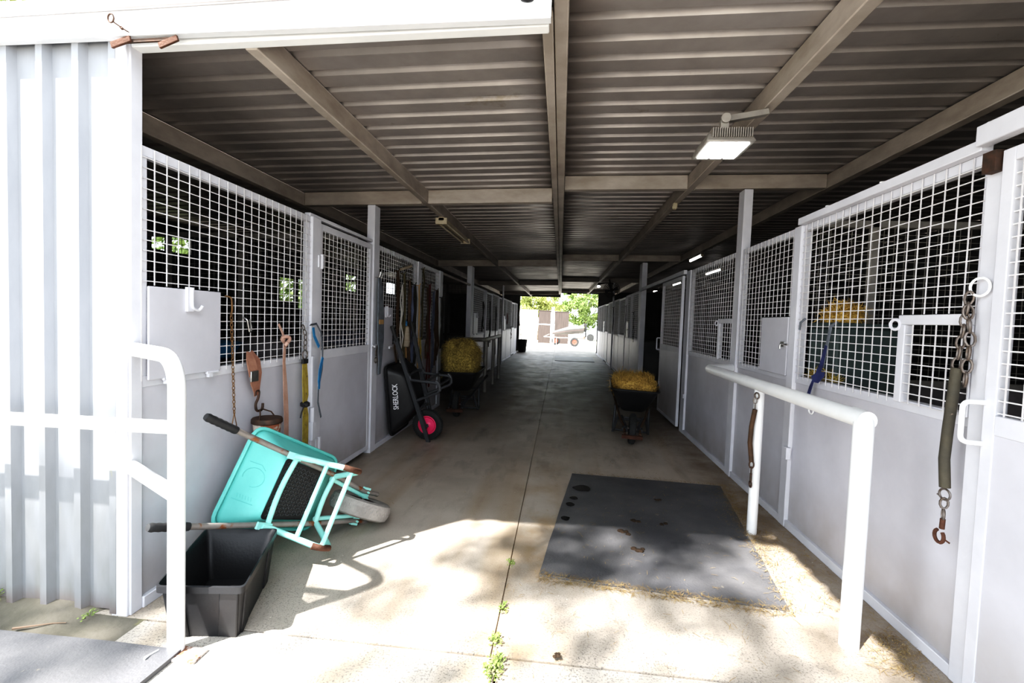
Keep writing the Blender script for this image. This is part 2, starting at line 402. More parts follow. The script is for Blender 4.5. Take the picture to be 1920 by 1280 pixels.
vs = [(x, 2.095 - z, zz) for zz in (.01, 2.86) for x, z in pr]; m = len(pr)
b.add(vs, [(k, k + 1, m + k + 1, m + k) for k in range(m - 1)]); struct(b, 'wall_front', M['clad'], solid=.0015, smooth=False)
# outer side walls and far gable pieces, dark inside
def wall_with_holes(name, x, y0, y1, z1, holes, m, t=.03):
    b = MB(); ys = sorted({y0, y1} | {h[0] for h in holes} | {h[1] for h in holes}); zs = sorted({0, z1} | {h[2] for h in holes} | {h[3] for h in holes})
    for i in range(len(ys) - 1):
        for j in range(len(zs) - 1):
            cy, cz = (ys[i] + ys[i + 1]) / 2, (zs[j] + zs[j + 1]) / 2
            if any(h[0] < cy < h[1] and h[2] < cz < h[3] for h in holes): continue
            b.box(x - t / 2, x + t / 2, ys[i], ys[i + 1], zs[j], zs[j + 1])
    return struct(b, name, m, smooth=False)
HOLES = [(6.05, 6.75, 2.33, 2.55), (8.95, 9.58, 1.75, 2.22), (9.74, 10.2, 1.62, 2.24), (12.0, 12.65, 2.15, 2.56), (14.9, 15.75, 2.25, 2.6)]
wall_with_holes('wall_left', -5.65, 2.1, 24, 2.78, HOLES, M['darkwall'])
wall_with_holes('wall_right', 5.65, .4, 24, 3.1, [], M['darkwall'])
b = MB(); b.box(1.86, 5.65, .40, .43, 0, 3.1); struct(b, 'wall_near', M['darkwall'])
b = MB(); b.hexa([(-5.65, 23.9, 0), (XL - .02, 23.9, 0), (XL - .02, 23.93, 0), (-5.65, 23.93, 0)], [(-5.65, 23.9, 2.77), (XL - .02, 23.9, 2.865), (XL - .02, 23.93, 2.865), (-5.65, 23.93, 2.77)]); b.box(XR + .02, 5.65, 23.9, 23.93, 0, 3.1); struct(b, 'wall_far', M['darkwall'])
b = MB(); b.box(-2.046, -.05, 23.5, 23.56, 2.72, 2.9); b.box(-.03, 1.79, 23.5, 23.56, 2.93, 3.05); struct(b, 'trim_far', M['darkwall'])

# fascia, corner trim
b = MB(); b.hexa([(-6.2, 2.03, 2.69), (-.09, 2.03, 2.765), (-.09, 2.058, 2.765), (-6.2, 2.058, 2.69)], [(-6.2, 2.03, 2.87), (-.09, 2.03, 2.90), (-.09, 2.058, 2.90), (-6.2, 2.058, 2.87)])
b.bar((-6.2, 2.024, 2.875), (-.09, 2.024, 2.905), .03, .02); b.bar((-6.2, 2.026, 2.695), (-.09, 2.026, 2.770), .014, .012)
struct(b, 'trim_1', M['fascia'])
b = MB(); b.box(-2.135, -2.05, 2.062, 2.08, 0.0, 2.735); b.box(-2.075, -2.042, 2.075, 2.14, 0, 2.74); struct(b, 'trim_2', M['white'], bevel=.004)
b = MB(); b.bar((-2.05, 2.11, 2.755), (-.1, 2.11, 2.80), .06, .06); struct(b, 'trim_3', M['rail'], bevel=.006)

# ------------------------------------------------------------------ roof frame
def member(name, p, q, w, h, label, cat, m='beam'):
    b = MB(); b.bar(p, q, w, h); return tag(b.build(name, M[m], bevel=.006), label, cat)
member('purlin', (-2.88, 2.16, 2.757), (-2.88, 23.4, 2.757), .08, .135, 'cream steel purlin just above the mesh fronts on the corner-post side', 'beam')
member('purlin', (-1.49, 2.14, 2.80), (-1.49, 23.4, 2.80), .062, .13, 'cream steel purlin carrying the unlit twin batten light', 'beam')
member('purlin', (-.112, 2.14, 2.868), (-.112, 23.4, 2.868), .052, .045, 'thin rust-edged steel angle running beside the middle ridge purlin', 'beam')
member('purlin', (-.05, 1.98, 2.965), (-.05, 24.0, 2.965), .064, .21, 'deep cream ridge purlin running down the middle of the roof', 'beam')
member('purlin', (1.255, -.6, 2.968), (1.255, 23.4, 2.968), .07, .135, 'cream steel purlin that holds the lit square floodlight', 'beam')
member('purlin', (2.58, .45, 2.982), (2.58, 23.4, 2.982), .08, .135, 'cream steel purlin above the mesh fronts on the hitching rail side', 'beam')
for y, wl in ((5.04, 'first'), (10.75, 'second'), (16.3, 'third'), (21.9, 'fourth')):
    for xa, xb, f0, f1, lab in ((-2.838, -1.524, lambda x: 2.757 + .0237 * x, lambda x: 2.9025 + .0255 * x, ' from the entrance, between the mesh-front purlin and the twin batten purlin'),
                            (-1.456, -.14, lambda x: 2.757 + .0237 * x, lambda x: 2.9025 + .0255 * x, ' from the entrance, between the twin batten purlin and the ridge'),
                            (-.016, 1.217, lambda x: 2.88 + .0137 * x, lambda x: 3.02 + .0125 * x, ' from the entrance, between the ridge and the floodlight purlin'),
                            (1.293, 2.538, lambda x: 2.88 + .0137 * x, lambda x: 3.02 + .0125 * x, ' from the entrance, between the floodlight purlin and the outer purlin')):
        b = MB(); b.hexa([(xa, y - .04, f0(xa)), (xb, y - .04, f0(xb)), (xb, y + .04, f0(xb)), (xa, y + .04, f0(xa))], [(xa, y - .04, f1(xa)), (xb, y - .04, f1(xb)), (xb, y + .04, f1(xb)), (xa, y + .04, f1(xa))])
        tag(b.build('rafter', M['beam'], bevel=.005), wl + ' cream cross rafter' + lab, 'beam')

# ------------------------------------------------------------------ posts
def post(x0, x1, y0, y1, z1, label, m='white'):
    b = MB(); b.box(x0, x1, y0, y1, 0, z1); b.box(x0 + .01, x1 - .01, y0 + .01, y1 - .01, z1, z1 + .004)
    return tag(b.build('support_post', M[m], bevel=.004), label, 'post')
post(-2.115, -2.03, 4.988, 5.132, 2.70, 'tall white post between the mesh stall door and the tack panel')
post(1.765, 1.85, 4.988, 5.132, 2.895, 'tall white post at the inner end of the white hitching rail')
post(-2.12, -2.035, 7.84, 8.03, 2.30, 'white post where the tack-hung mesh ends at the dark open bay')
post(-2.14, -2.03, 10.62, 10.92, 2.70, 'grey post on the far side of the dark open bay behind the straw barrow')
post(1.77, 1.88, 10.92, 11.28, 2.90, 'grey post at the far side of the dark bay beyond the sliding door')
post(-2.028, -1.985, 16.25, 16.33, 2.70, 'slim far post with a dark red head collar beside it')
post(1.715, 1.76, 16.25, 16.33, 2.89, 'slim far post on the floodlight side, third rafter')

# ------------------------------------------------------------------ stall fronts
def grid_x(b, X, y0, y1, z0, z1, wy=.0052, ph_y=None, skip=None, t=.004):
    y = (ph_y if ph_y is not None else y0)
    sgn = 1 if X < 0 else -1
    def seg(ya, yb, za, zb, dx):
        b.box(X + dx - t / 2, X + dx + t / 2, ya, yb, za, zb)
    while y <= y1 + 1e-6:
        if skip and skip[0] < y < skip[1]:
            if skip[2] > z0: seg(y - wy / 2, y + wy / 2, z0, skip[2], sgn * .004)
            if skip[3] < z1: seg(y - wy / 2, y + wy / 2, skip[3], z1, sgn * .004)
        else: seg(y - wy / 2, y + wy / 2, z0, z1, sgn * .004)
        y += .075
    z = z1 - .05
    while z >= z0 - 1e-6:
        if skip and skip[2] < z < skip[3]:
            if skip[0] > y0 + .01: seg(y0, skip[0], z - wy / 2, z + wy / 2, 0)
            if skip[1] < y1 - .01: seg(skip[1], y1, z - wy / 2, z + wy / 2, 0)
        else: seg(y0, y1, z - wy / 2, z + wy / 2, 0)
        z -= .05

def stall_front(side, y0, y1, label, ph=None, skip=None, stiles=True, far=False, ztop=2.30, top_rail=True):
    X = XL if side < 0 else XR; s = side
    t = thing('stall_panel', label, 'stall panel', (X, (y0 + y1) / 2, 0))
    def bx(b, d0, d1, ya, yb, za, zb):
        xa, xb = X + s * d0, X + s * d1; b.box(min(xa, xb), max(xa, xb), ya, yb, za, zb)
    b = MB()
    if top_rail: bx(b, .005, .06, y0, y1, ztop - .048, ztop)
    bx(b, .004, .06, y0, y1, 1.118, 1.172)
    if stiles:
        bx(b, .005, .05, y0, y0 + .035, 1.172, ztop - .048); bx(b, .005, .05, y1 - .035, y1, 1.172, ztop - .048)
    b.build('frame', M['white'], t, bevel=.003)
    b = MB(); grid_x(b, X, y0 + .004, y1 - .004, 1.15, ztop - .005, (.0048 if not far else .0075), ph, skip)
    b.build('mesh_screen', M['wire'], t, smooth=False)
    b = MB(); bx(b, .012, .022, y0, y1, .055, 1.12); b.build('solid_panel', M['sheet'], t, smooth=False)
    b = MB(); bx(b, -.012, .05, y0, y1, 0, .058); b.build('bottom_rail', M['white'], t, bevel=.004)
    return t
def ring(b, c, R, r, axis=(1, 0, 0), n=18):
    ax = V(axis).normalized(); a = ax.orthogonal().normalized(); d = ax.cross(a); c = V(c)
    b.tube([c + (a * math.cos(2 * PI * k / n) + d * math.sin(2 * PI * k / n)) * R for k in range(n)], r, 6, closed=True)
def solid_hatch(t, side, y0, y1, z0, z1, yl, hook_drop=.05):
    X = XL if side < 0 else XR; s = -side
    b = MB(); b.box(min(X + s * .008, X + s * .02), max(X + s * .008, X + s * .02), y0, y1, z0, z1)
    h = b.build('hatch', M['sheet'], t, bevel=.004)
    if side < 0:
        b = MB(); x = X + s * .03
        b.box(x - .012, x + .006, yl - .022, yl + .022, z1 - .12, z1 + .012)
        b.tube(bend([(x + .012, yl, z1 + .01), (x + .012, yl, z1 - .10), (x + .012, yl + .05, z1 - .115), (x + .03, yl + .055, z1 - .085)], .02), .008, 8)
        b.build('latch', M['white'], h)
        for yy in (y0 + .09, y1 - .11):
            b = MB(); b.tube([(x - .012, yy, z0 - .004), (x - .012, yy + .09, z0 - .004)], .009, 8); b.box(x - .022, x - .004, yy + .01, yy + .04, z0 - .03, z0)
            b.build('hinge', M['white'], h)
    else:
        b = MB(); x = X + s * .028
        b.tube([(x, y0 - .03, z1 - .215), (x, y0 + .09, z1 - .215)], .007, 8); b.box(x - .006, x + .008, y0 + .02, y0 + .08, z1 - .235, z1 - .195)
        b.tube(bend([(x, y0 + .03, z1 - .215), (x - .03, y0 + .03, z1 - .215), (x - .03, y0 + .03, z1 - .25)], .012), .006, 8)
        b.build('latch', M['steel'], h)
    return h
def mesh_hatch(t, side, y0, y1, z0, z1):
    X = XL if side < 0 else XR; s = -side
    h = thing('hatch', None, None)
    h.parent = t; ORG[h.name] = ORG[t.name]
    b = MB(); xa, xb = sorted((X - s * .03, X + s * .014)); f = .05
    b.box(xa, xb, y0, y1, z1 - f, z1); b.box(xa, xb, y1 - f, y1, z0, z1 - f); b.box(xa, xb, y0, y0 + .012, z0, z1 - f)
    b.build('hatch_frame', M['white'], h, bevel=.004)
    b = MB(); grid_x(b, X + s * .004, y0 + .01, y1 - f, z0 + .0, z1 - f, .0055, y0 + .06); b.build('hatch_mesh', M['wire'], h, smooth=False)
    b = MB(); ring(b, (X + s * .02, y1 + .012, z1 - .05), .026, .008, (1, .3, 0)); b.build('latch_ring', M['white'], h)

# corner-post side
t = stall_front(-1, 2.14, 3.71, 'mesh-topped stall panel with a grey hatch, next to the corner post', 2.133 + .0, (2.15, 2.665, 1.13, 1.625))
solid_hatch(t, -1, 2.158, 2.66, 1.152, 1.62, 2.41)
b = MB(); b.box(-2.09, -2.03, 3.71, 3.845, 0, 2.30); b.box(-2.04, -2.018, 3.715, 3.75, .0, 1.16)
jp = tag(b.build('door_jamb_post', M['white'], bevel=.004), 'white jamb post with a tube bolt, between hatch panel and mesh door', 'post')
b = MB(); b.tube([(-2.008, 3.70, .48), (-2.008, 3.70, .74)], .019, 12); b.box(-2.03, -1.985, 3.672, 3.728, .47, .62); b.build('drop_bolt', M['white'], jp, bevel=.004)
def stall_door(side, y0, y1, label, X=None, ztop=2.275, name='stall_door', ph=None, zmid=1.15, z0=.05):
    X = X if X is not None else (XL if side < 0 else XR); s = side
    t = thing(name, label, 'stall door', (X, (y0 + y1) / 2, 0))
    def bx(b, d0, d1, ya, yb, za, zb):
        xa, xb = X + s * d0, X + s * d1; b.box(min(xa, xb), max(xa, xb), ya, yb, za, zb)
    f = .055; b = MB()
    bx(b, 0, .04, y0, y0 + f, z0, ztop); bx(b, 0, .04, y1 - f, y1, z0, ztop); bx(b, 0, .04, y0 + f, y1 - f, ztop - f, ztop); bx(b, 0, .04, y0 + f, y1 - f, zmid - .03, zmid + .05); bx(b, 0, .04, y0 + f, y1 - f, z0, z0 + .05)
    b.build('frame', M['white'], t, bevel=.003)
    b = MB(); grid_x(b, X + s * .012, y0 + f, y1 - f, zmid + .05, ztop - f, .0055, ph); b.build('mesh_screen', M['wire'], t, smooth=False)
    b = MB(); bx(b, .004, .016, y0 + f * .4, y1 - f * .4, z0 + .01, zmid - .02); b.build('solid_panel', M['sheet'], t, smooth=False)
    return t
d = stall_door(-1, 3.85, 4.98, 'mesh-topped hinged stall door with a white hinge, beside the jamb post', ph=3.96)
for z in (1.95, .4):
    b = MB(); b.box(-2.046, -2.02, 3.80, 3.88, z - .05, z + .05); b.tube([(-2.02, 3.846, z - .06), (-2.02, 3.846, z + .06)], .012, 8); b.build('hinge', M['white'], d)
b = MB(); b.tube([(-2.012, 4.93, 1.19), (-2.012, 5.06, 1.19)], .014, 8); b.tube([(-2.012, 4.96, 1.19), (-1.985, 4.96, 1.17)], .009, 8); b.build('bolt', M['white'], d)
member('head_rail', (-2.075, 3.70, 2.315), (-2.075, 5.0, 2.315), .05, .03, 'thin white rail over the top of the hinged mesh stall door', 'rail', 'white')
t = stall_front(-1, 5.14, 6.60, 'mesh-topped stall panel with tack hanging on it, behind the lettered barrow', 5.17, (5.165, 5.60, 1.14, 1.62))
solid_hatch(t, -1, 5.172, 5.60, 1.15, 1.615, 5.36)
b = MB(); b.box(-2.09, -2.03, 6.60, 6.78, 0, 2.30); tag(b.build('support_post', M['white'], bevel=.004), 'white post in the middle of the tack-hung mesh', 'post')
stall_front(-1, 6.78, 7.84, 'narrow mesh-topped panel hung with red and dark halters before the dark bay', 6.8)
member('head_rail', (-2.075, 8.03, 2.28), (-2.075, 10.62, 2.28), .045, .04, 'thin rail across the top of the dark open tack bay', 'rail', 'beam')
ORD = ['first', 'second', 'third', 'fourth', 'fifth', 'sixth', 'seventh', 'eighth']
for i, (a, c, kind) in enumerate([(10.94, 12.72, 'p'), (12.76, 12.9, 'o'), (12.9, 14.1, 'd'), (14.12, 15.6, 'p'), (15.65, 16.85, 'd'), (16.9, 18.05, 'p'), (18.1, 19.8, 'p'), (19.85, 20.95, 'd'), (21.0, 22.35, 'p')]):
    if kind == 'o':
        b = MB(); b.box(-2.09, -2.03, a, c, 0, 2.30); tag(b.build('support_post', M['white'], bevel=.004), 'white jamb post far down the corner-post side, past the small hitching rail', 'post'); continue
    k = sum(1 for q in [('p', 10.94), ('d', 12.9), ('p', 14.12), ('d', 15.65), ('p', 16.9), ('p', 18.1), ('d', 19.85), ('p', 21.0)] if q[0] == kind and q[1] < a)
    if kind == 'p':
        t = stall_front(-1, a, c, ORD[k] + ' mesh-topped stall panel past the dark tack bay, fascia side', far=True)
        if k in (0, 2): solid_hatch(t, -1, a + .05, a + .62, 1.16, 1.66, a + .4)
    else: stall_door(-1, a, c, ORD[k] + ' mesh stall door past the dark tack bay, fascia side')

# hitching-rail side
t = stall_front(1, 2.23, 3.79, 'mesh-topped stall panel with a wire-filled hatch, a feed bin showing behind', 2.313, (2.24, 2.70, 1.15, 1.615))
mesh_hatch(t, 1, 2.24, 2.70, 1.16, 1.612)
b = MB(); b.box(1.765, 1.84, 3.794, 3.896, 0, 2.30); p1 = tag(b.build('support_post', M['white'], bevel=.004), 'white post between the feed bin panel and the grey hatch panel', 'post')
b = MB(); b.box(1.74, 1.775, 3.765, 3.825, .53, .62); b.build('bolt_keeper', M['white'], p1, bevel=.003)
t = stall_front(1, 3.90, 4.985, 'mesh-topped stall panel with a plain grey hatch, behind the hitching rail', 3.93, (3.905, 4.40, 1.15, 1.62))
solid_hatch(t, 1, 3.905, 4.40, 1.155, 1.615, 4.0)
t = stall_front(1, 5.135, 6.86, 'mesh-topped stall panel with a small wire hatch, beside the inner sliding door', 5.17, (5.145, 5.60, 1.15, 1.615))
mesh_hatch(t, 1, 5.145, 5.60, 1.16, 1.612)
b = MB(); b.box(1.765, 1.84, 6.86, 7.06, 0, 2.30); b.box(1.75, 1.766, 6.87, 6.93, .5, .56); tag(b.build('support_post', M['white'], bevel=.004), 'white post between the small wire hatch panel and the inner sliding door', 'post')
d = stall_door(1, 7.09, 8.44, 'tall sliding stall door with a mesh top, at the edge of the dark bay', X=1.72, ztop=2.24, name='sliding_stall_door')
b = MB(); b.tube(bend([(1.72, 8.40, 1.30), (1.66, 8.40, 1.30), (1.66, 8.40, 1.10), (1.72, 8.40, 1.10)], .02), .012, 8); b.build('handle', M['white'], d)
member('door_track', (1.735, 7.0, 2.285), (1.735, 10.9, 2.285), .05, .06, 'white door track over the inner sliding door and the dark bay', 'track', 'white')
for i, (a, c, kind) in enumerate([(11.3, 12.55, 'p'), (12.6, 13.5, 'p'), (13.55, 15.0, 'd'), (15.1, 16.5, 'p'), (16.55, 18.3, 'p'), (18.35, 19.45, 'd'), (19.5, 20.6, 'p'), (20.65, 21.75, 'p'), (21.8, 23.3, 'p')]):
    k = sum(1 for q in [('p', 11.3), ('p', 12.6), ('d', 13.55), ('p', 15.1), ('p', 16.55), ('d', 18.35), ('p', 19.5), ('p', 20.65), ('p', 21.8)] if q[0] == kind and q[1] < a)
    if kind == 'p':
        t = stall_front(1, a, c, ORD[k] + ' mesh-topped stall panel past the dark bay, floodlight side', far=True)
        if k in (1, 4): solid_hatch(t, 1, a + .03, a + .5, 1.16, 1.6, a + .1)
    else: stall_door(1, a, c, ORD[k] + ' mesh stall door past the dark bay, floodlight side')
# near sliding door, its jamb and track
b = MB(); b.box(1.765, 1.84, 2.135, 2.23, 0, 2.262); jp2 = tag(b.build('door_jamb_post', M['white'], bevel=.004), 'white jamb post carrying the long chain and hose tie', 'post')
d = stall_door(1, .95, 2.135, 'large white sliding stall door with rust spots, partly out of view by the jamb', X=1.745, ztop=2.265, name='sliding_stall_door', ph=1.0)
b = MB(); b.tube(bend([(1.755, 2.12, 1.245), (1.675, 2.145, 1.245), (1.675, 2.145, 1.075), (1.755, 2.12, 1.075)], .03), .010, 8); b.build('handle', M['rail'], d)
b = MB(); b.box(1.725, 1.765, 2.145, 2.205, 2.19, 2.275); b.build('roller_guide', M['ironrust'], d)
b = MB(); b.bar((1.74, .8, 2.355), (1.74, 2.235, 2.355), .05, .085); b.bar((1.765, 2.235, 2.325), (1.765, 3.8, 2.325), .05, .05); tr = tag(b.build('door_track', M['white'], bevel=.004), 'white sliding door track stepping down onto the rail over the feed bin panel', 'track')
for y, xx, za, zb in ((2.20, 1.745, 2.39, 2.405), (1.9, 1.745, 2.39, 2.405), (2.9, 1.765, 2.345, 2.362), (3.45, 1.765, 2.345, 2.362)):
    b = MB(); b.tube([(xx, y, za), (xx, y, zb)], .015, 8); b.build('track_bolt', M['rail'], tr)

# partitions seen through the mesh
def cross_partition(y, x0, x1, z1, label, mm='lamp_grey', mp='bench'):
    t = thing('partition_panel', label, 'stall partition', ((x0 + x1) / 2, y, 0))
    b = MB(); b.box(x0, x1, y - .025, y + .025, z1 - .05, z1); b.box(x0, x1, y - .02, y + .02, 1.12, 1.17)
    for k in range(4): xx = x0 + (x1 - x0) * (k + .5) / 4; b.box(xx - .025, xx + .025, y - .025, y + .025, 0, z1)
    b.build('frame', M[mm], t, bevel=.003)
    b = MB(); x = x0
    while x < x1: b.box(x - .002, x + .002, y - .002, y + .002, 1.15, z1); x += .075
    z = 1.2
    while z < z1: b.box(x0, x1, y + .002, y + .006, z - .002, z + .002); z += .05
    b.build('mesh_screen', M[mm], t, smooth=False)
    b = MB(); b.box(x0, x1, y - .006, y + .006, .03, 1.12); b.build('solid_panel', M[mp], t, smooth=False)
cross_partition(4.75, -5.5, -2.12, 2.33, 'dim wire partition inside the stall behind the hatch panel and tack')
cross_partition(3.86, 1.86, 5.5, 2.35, 'dim wire partition inside the stall behind the feed bin')
cross_partition(8.1, -5.5, -2.16, 2.33, 'dark partition at the near end of the open tack bay', 'dark', 'darkwall')  # bay partitions get near-black colours that paint in the bays' gloom
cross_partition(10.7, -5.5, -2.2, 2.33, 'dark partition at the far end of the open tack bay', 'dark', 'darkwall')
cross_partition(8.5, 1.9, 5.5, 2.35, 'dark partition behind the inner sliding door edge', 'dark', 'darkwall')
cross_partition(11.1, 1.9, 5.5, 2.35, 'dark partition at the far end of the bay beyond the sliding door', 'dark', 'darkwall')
# ------------------------------------------------------------------ wheelbarrows
def wheelbarrow(label, mtx, D, mats, letter=None, emblem=False, plate=False, nose=False, hubmat=None, square=False):
    gx, gy, ex, ey, bx_, lx, lz, ly, rx, rz, ry, qx, qz, qy, fx, fy, tx, tz, ty = D
    t = thing('wheelbarrow', label, 'wheelbarrow', matrix=mtx)
    rail = lambda x: ey + (gy - ey) * (x - ex) / (gx - ex)
    mr, mt, mg, mtray, mtyre, mhub = mats
    for s in (-1, 1):
        b = MB(); xs = -.33
        if square: b.bar((gx + .15, s * rail(gx + .15), 0), (ex, s * ey, 0), .032, .045)
        else: b.tube([(gx + .1, s * rail(gx + .1), 0), (-.30, s * rail(-.30), 0), (-.02, s * (ey - .0), -.006), (ex, s * ey, 0)], .0165, 12)
        h = b.build('handle_rail', mr, t)
        b = MB(); n = 12; pts = [(gx + .19 * k / n, s * rail(gx + .19 * k / n), 0) for k in range(n + 1)]
        b.tube(pts, [.018 if k == 0 else (.0225 if k % 2 else .0205) for k in range(n + 1)], 12); b.build('grip', mg, h)
        # leg hoop
        b = MB()
        b.tube(bend([(bx_, s * rail(bx_), -.022), (bx_ + .05, s * (rail(bx_) + .004), -.03), (lx - .03, s * ly, lz), (lx + .07, s * ly, lz + .015), (lx + .12, s * rail(lx + .16), -.022)], .07, 6), .0175, 12)
        b.box(bx_ - .035, bx_ + .06, s * rail(bx_) - .02, s * rail(bx_) + .02, -.03, -.014)
        lg = b.build('leg', mt, t)
        b = MB(); b.tube(bend([(lx - .065, s * ly, lz + .028), (lx - .02, s * ly, lz - .003), (lx + .06, s * ly, lz + .012)], .04), .0185, 12); b.build('worn_foot', M['rust'] if emblem else M['charcoal'], lg)
        # strut to the axle and bracket
        b = MB(); b.tube([(-.36, s * (rail(-.36) - .03), .004), (.0, s * .068, .0)], .014, 10); b.build('strut', mt, t)
        b = MB(); b.box(-.03, .03, s * .062, s * (ey + .03), -.012, .012); b.box(-.02, .02, s * .058, s * .066, -.03, .03); b.tube([(0, s * ey, -.035), (0, s * ey, .03)], .008, 8); b.build('axle_bracket', mt, t)
    b = MB(); b.tube([(0, -ey - .02, 0), (0, ey + .02, 0)], .009, 8); b.build('axle', M['rustgrey'], t)
    # cross braces between the rails and between the legs
    for x, sag in ((qx + .03, .02), (fx, .02)):
        b = MB(); b.tube([(x - sag * math.cos(k * PI / 8 - PI / 2) * 1.4 + sag, rail(x) * (k - 4) / 4, -.004 - .010 * math.cos((k - 4) / 4 * PI / 2)) for k in range(9)], .0165, 10); b.build('cross_brace', mt, t)
    for fr in (.55, .97):
        x = bx_ + (lx - bx_) * fr; z = -.025 + (lz + .025) * fr; yy = rail(bx_) + (ly - rail(bx_)) * fr
        b = MB(); b.tube([(x, -yy, z), (x, yy, z)], .0145, 10); b.build('leg_brace', mt, t)
    if nose:
        b = MB(); b.bar((ex + .04, -ey - .03, -.02), (ex + .04, ey + .03, -.02), .03, .045)
        for s in (-1, 1): b.tube([(ex - .06, s * ey, 0), (ex + .04, s * (ey - .01), -.02)], .016, 8)
        b.build('nose_bar', M['rust'], t)
    # tray
    rings = []; N = 7
    for k in range(N + 1):
        u = k / N; e = u ** .85
        x0 = qx + (rx - qx) * e; x1 = fx + (tx - fx) * e; h0 = qy + (ry - qy) * e; h1 = fy + (ty - fy) * e
        ring_ = rpoly(x0, x1, h0, h1, .055 + .03 * u)
        zr = []
        for p in ring_:
            q = (p.x - x0) / (x1 - x0); zt = rz + (tz - rz) * q
            zr.append(V((p.x, p.y, qz + (zt - qz) * u)))
        rings.append(zr)
    base = [V((p.x * .94 + (qx + fx) / 2 * .06, p.y * .92, p.z - .012)) for p in rings[0]]
    b = MB(); b.loft([base] + rings, True, False); tr = b.build('tray', mtray, t, solid=.006)
    rim = [p + V((0, 0, 0)) for p in rings[-1]]
    cc = V(((rx + tx) / 2, 0, 0)); rim2 = [p + (V((p.x, p.y, 0)) - cc).normalized() * .012 for p in rim]
    b = MB(); b.tube(rim2, .0135, 8, closed=True, flat=.9); b.build('tray_rim', mtray, tr)
    if plate:
        b = MB(); r0_ = rpoly(qx + .015, fx - .02, qy - .015, fy - .005, .03)
        b.loft([[V((p.x, p.y, qz - .020)) for p in r0_], [V((p.x, p.y, qz - .013)) for p in r0_]])
        pl = b.build('base_plate', M['black'], tr)
        b = MB(); ni, nj = 16, 15
        for i in range(ni):
            for j in range(nj):
                u = (i + .5) / ni; x = qx + .03 + (fx - qx - .065) * u; hw = (qy - .03) + (fy - qy) * u
                y = hw * (2 * (j + .5) / nj - 1); a = .7 if (i + j) % 2 else -.7
                dx, dy = .009 * math.cos(a), .009 * math.sin(a)
                b.bar((x - dx, y - dy, qz - .0215), (x + dx, y + dy, qz - .0215), .005, .005)
        b.build('tread_pattern', M['charcoal'], pl)
    if emblem:
        zc = lambda u: (rx + (qx - rx) * u - .0045, rz + (qz - rz) * u)
        b = MB()
        def P(y, u): x, z = zc(u); return (x - .004, y, z)
        b.tube([P(.055 * math.cos(a) - .02, .52 + .30 * math.sin(a)) for a in [2 * PI * k / 20 for k in range(17)]], .0022, 6)
        for k in range(6): b.tube([P(.09, .30 + .08 * k), P(.11, .33 + .08 * k)], .0022, 6)
        b.tube([P(.125, .2), P(.125, .8)], .0022, 6); b.tube([P(-.1, .25), P(-.1, .6), P(-.075, .75)], .0022, 6)
        b.build('embossed_mark', M['teal_dark'], tr)
    if letter:
        cu = bpy.data.curves.new('lettering', 'FONT'); cu.body = letter; cu.size = .085; cu.align_x = 'CENTER'; cu.align_y = 'CENTER'; cu.extrude = .0008; cu.offset = .0016
        ob = bpy.data.objects.new('tmp', cu); COL.objects.link(ob)
        me = bpy.data.meshes.new_from_object(ob.evaluated_get(bpy.context.evaluated_depsgraph_get())); bpy.data.objects.remove(ob)
        o = bpy.data.objects.new('lettering', me); COL.objects.link(o); me.materials.clear(); me.materials.append(M['lettering'])
        for p_ in me.polygons: p_.material_index = 0
        o.parent = tr; ORG[o.name] = V((0, 0, 0)); o.matrix_local = letter_mtx(D)
    # wheel
    wl = thing('wheel', None, None); wl.parent = t; ORG[wl.name] = V((0, 0, 0))
    R_, w_ = (.214, .062) if emblem else (.19, .044)
    pf = [(R_ * .60, -w_ * .72), (R_ * .70, -w_ * .95), (R_ * .86, -w_ * .98), (R_ * .965, -w_ * .78), (R_ * .995, -w_ * .4), (R_, 0), (R_ * .995, w_ * .4), (R_ * .965, w_ * .78), (R_ * .86, w_ * .98), (R_ * .70, w_ * .95), (R_ * .60, w_ * .72)]
    b = MB(); b.lathe(pf, ax=(0, 1, 0), n=40, caps=False)
    for k in range(44):
        a = 2 * PI * k / 44
        for j, yy in enumerate((-.026, -.009, .009, .026)):
            aa = a + (.07 if j % 2 else 0); c, s_ = math.cos(aa), math.sin(aa)
            r1 = R_ * (1.012 if abs(yy) < .02 else .995)
            b.bar((c * R_ * .95, yy, s_ * R_ * .95), (c * r1, yy, s_ * r1), .014, .013, up=(0, 1, 0))
    b.build('tyre', mtyre, wl)
    b = MB(); b.lathe([(.02, -.04), (.025, -.034), (.05, -.026), (.09, -.022), (.108, -.036), (.117, -.034), (.117, .034), (.108, .036), (.09, .022), (.05, .026), (.025, .034), (.02, .04)], ax=(0, 1, 0), n=32); b.build('hub', mhub, wl)
    return t
def letter_mtx(D):
    gx, gy, ex, ey, bx_, lx, lz, ly, rx, rz, ry, qx, qz, qy, fx, fy, tx, tz, ty = D
    # +y side face of the tray, text reading along -x (up when the barrow stands on its nose)
    u = .62
    def S(q, e):
        x0 = qx + (rx - qx) * e; x1 = fx + (tx - fx) * e; h0 = qy + (ry - qy) * e; h1 = fy + (ty - fy) * e
        x = x0 + (x1 - x0) * q; return V((x, h0 + (h1 - h0) * q, qz + (rz + (tz - rz) * q - qz) * e))
    c = S(.47, u); ax = (S(.2, 1) - S(.75, 1)).normalized(); up = (S(.47, .9) - S(.47, .3)).normalized()
    nn = ax.cross(up).normalized(); up = nn.cross(ax)
    if nn.y < 0: up = -up; nn = -nn
    c = c + nn * .017
    ax = ax * .74
    return Matrix(((ax.x, up.x, nn.x, c.x), (ax.y, up.y, nn.y, c.y), (ax.z, up.z, nn.z, c.z), (0, 0, 0, 1)))
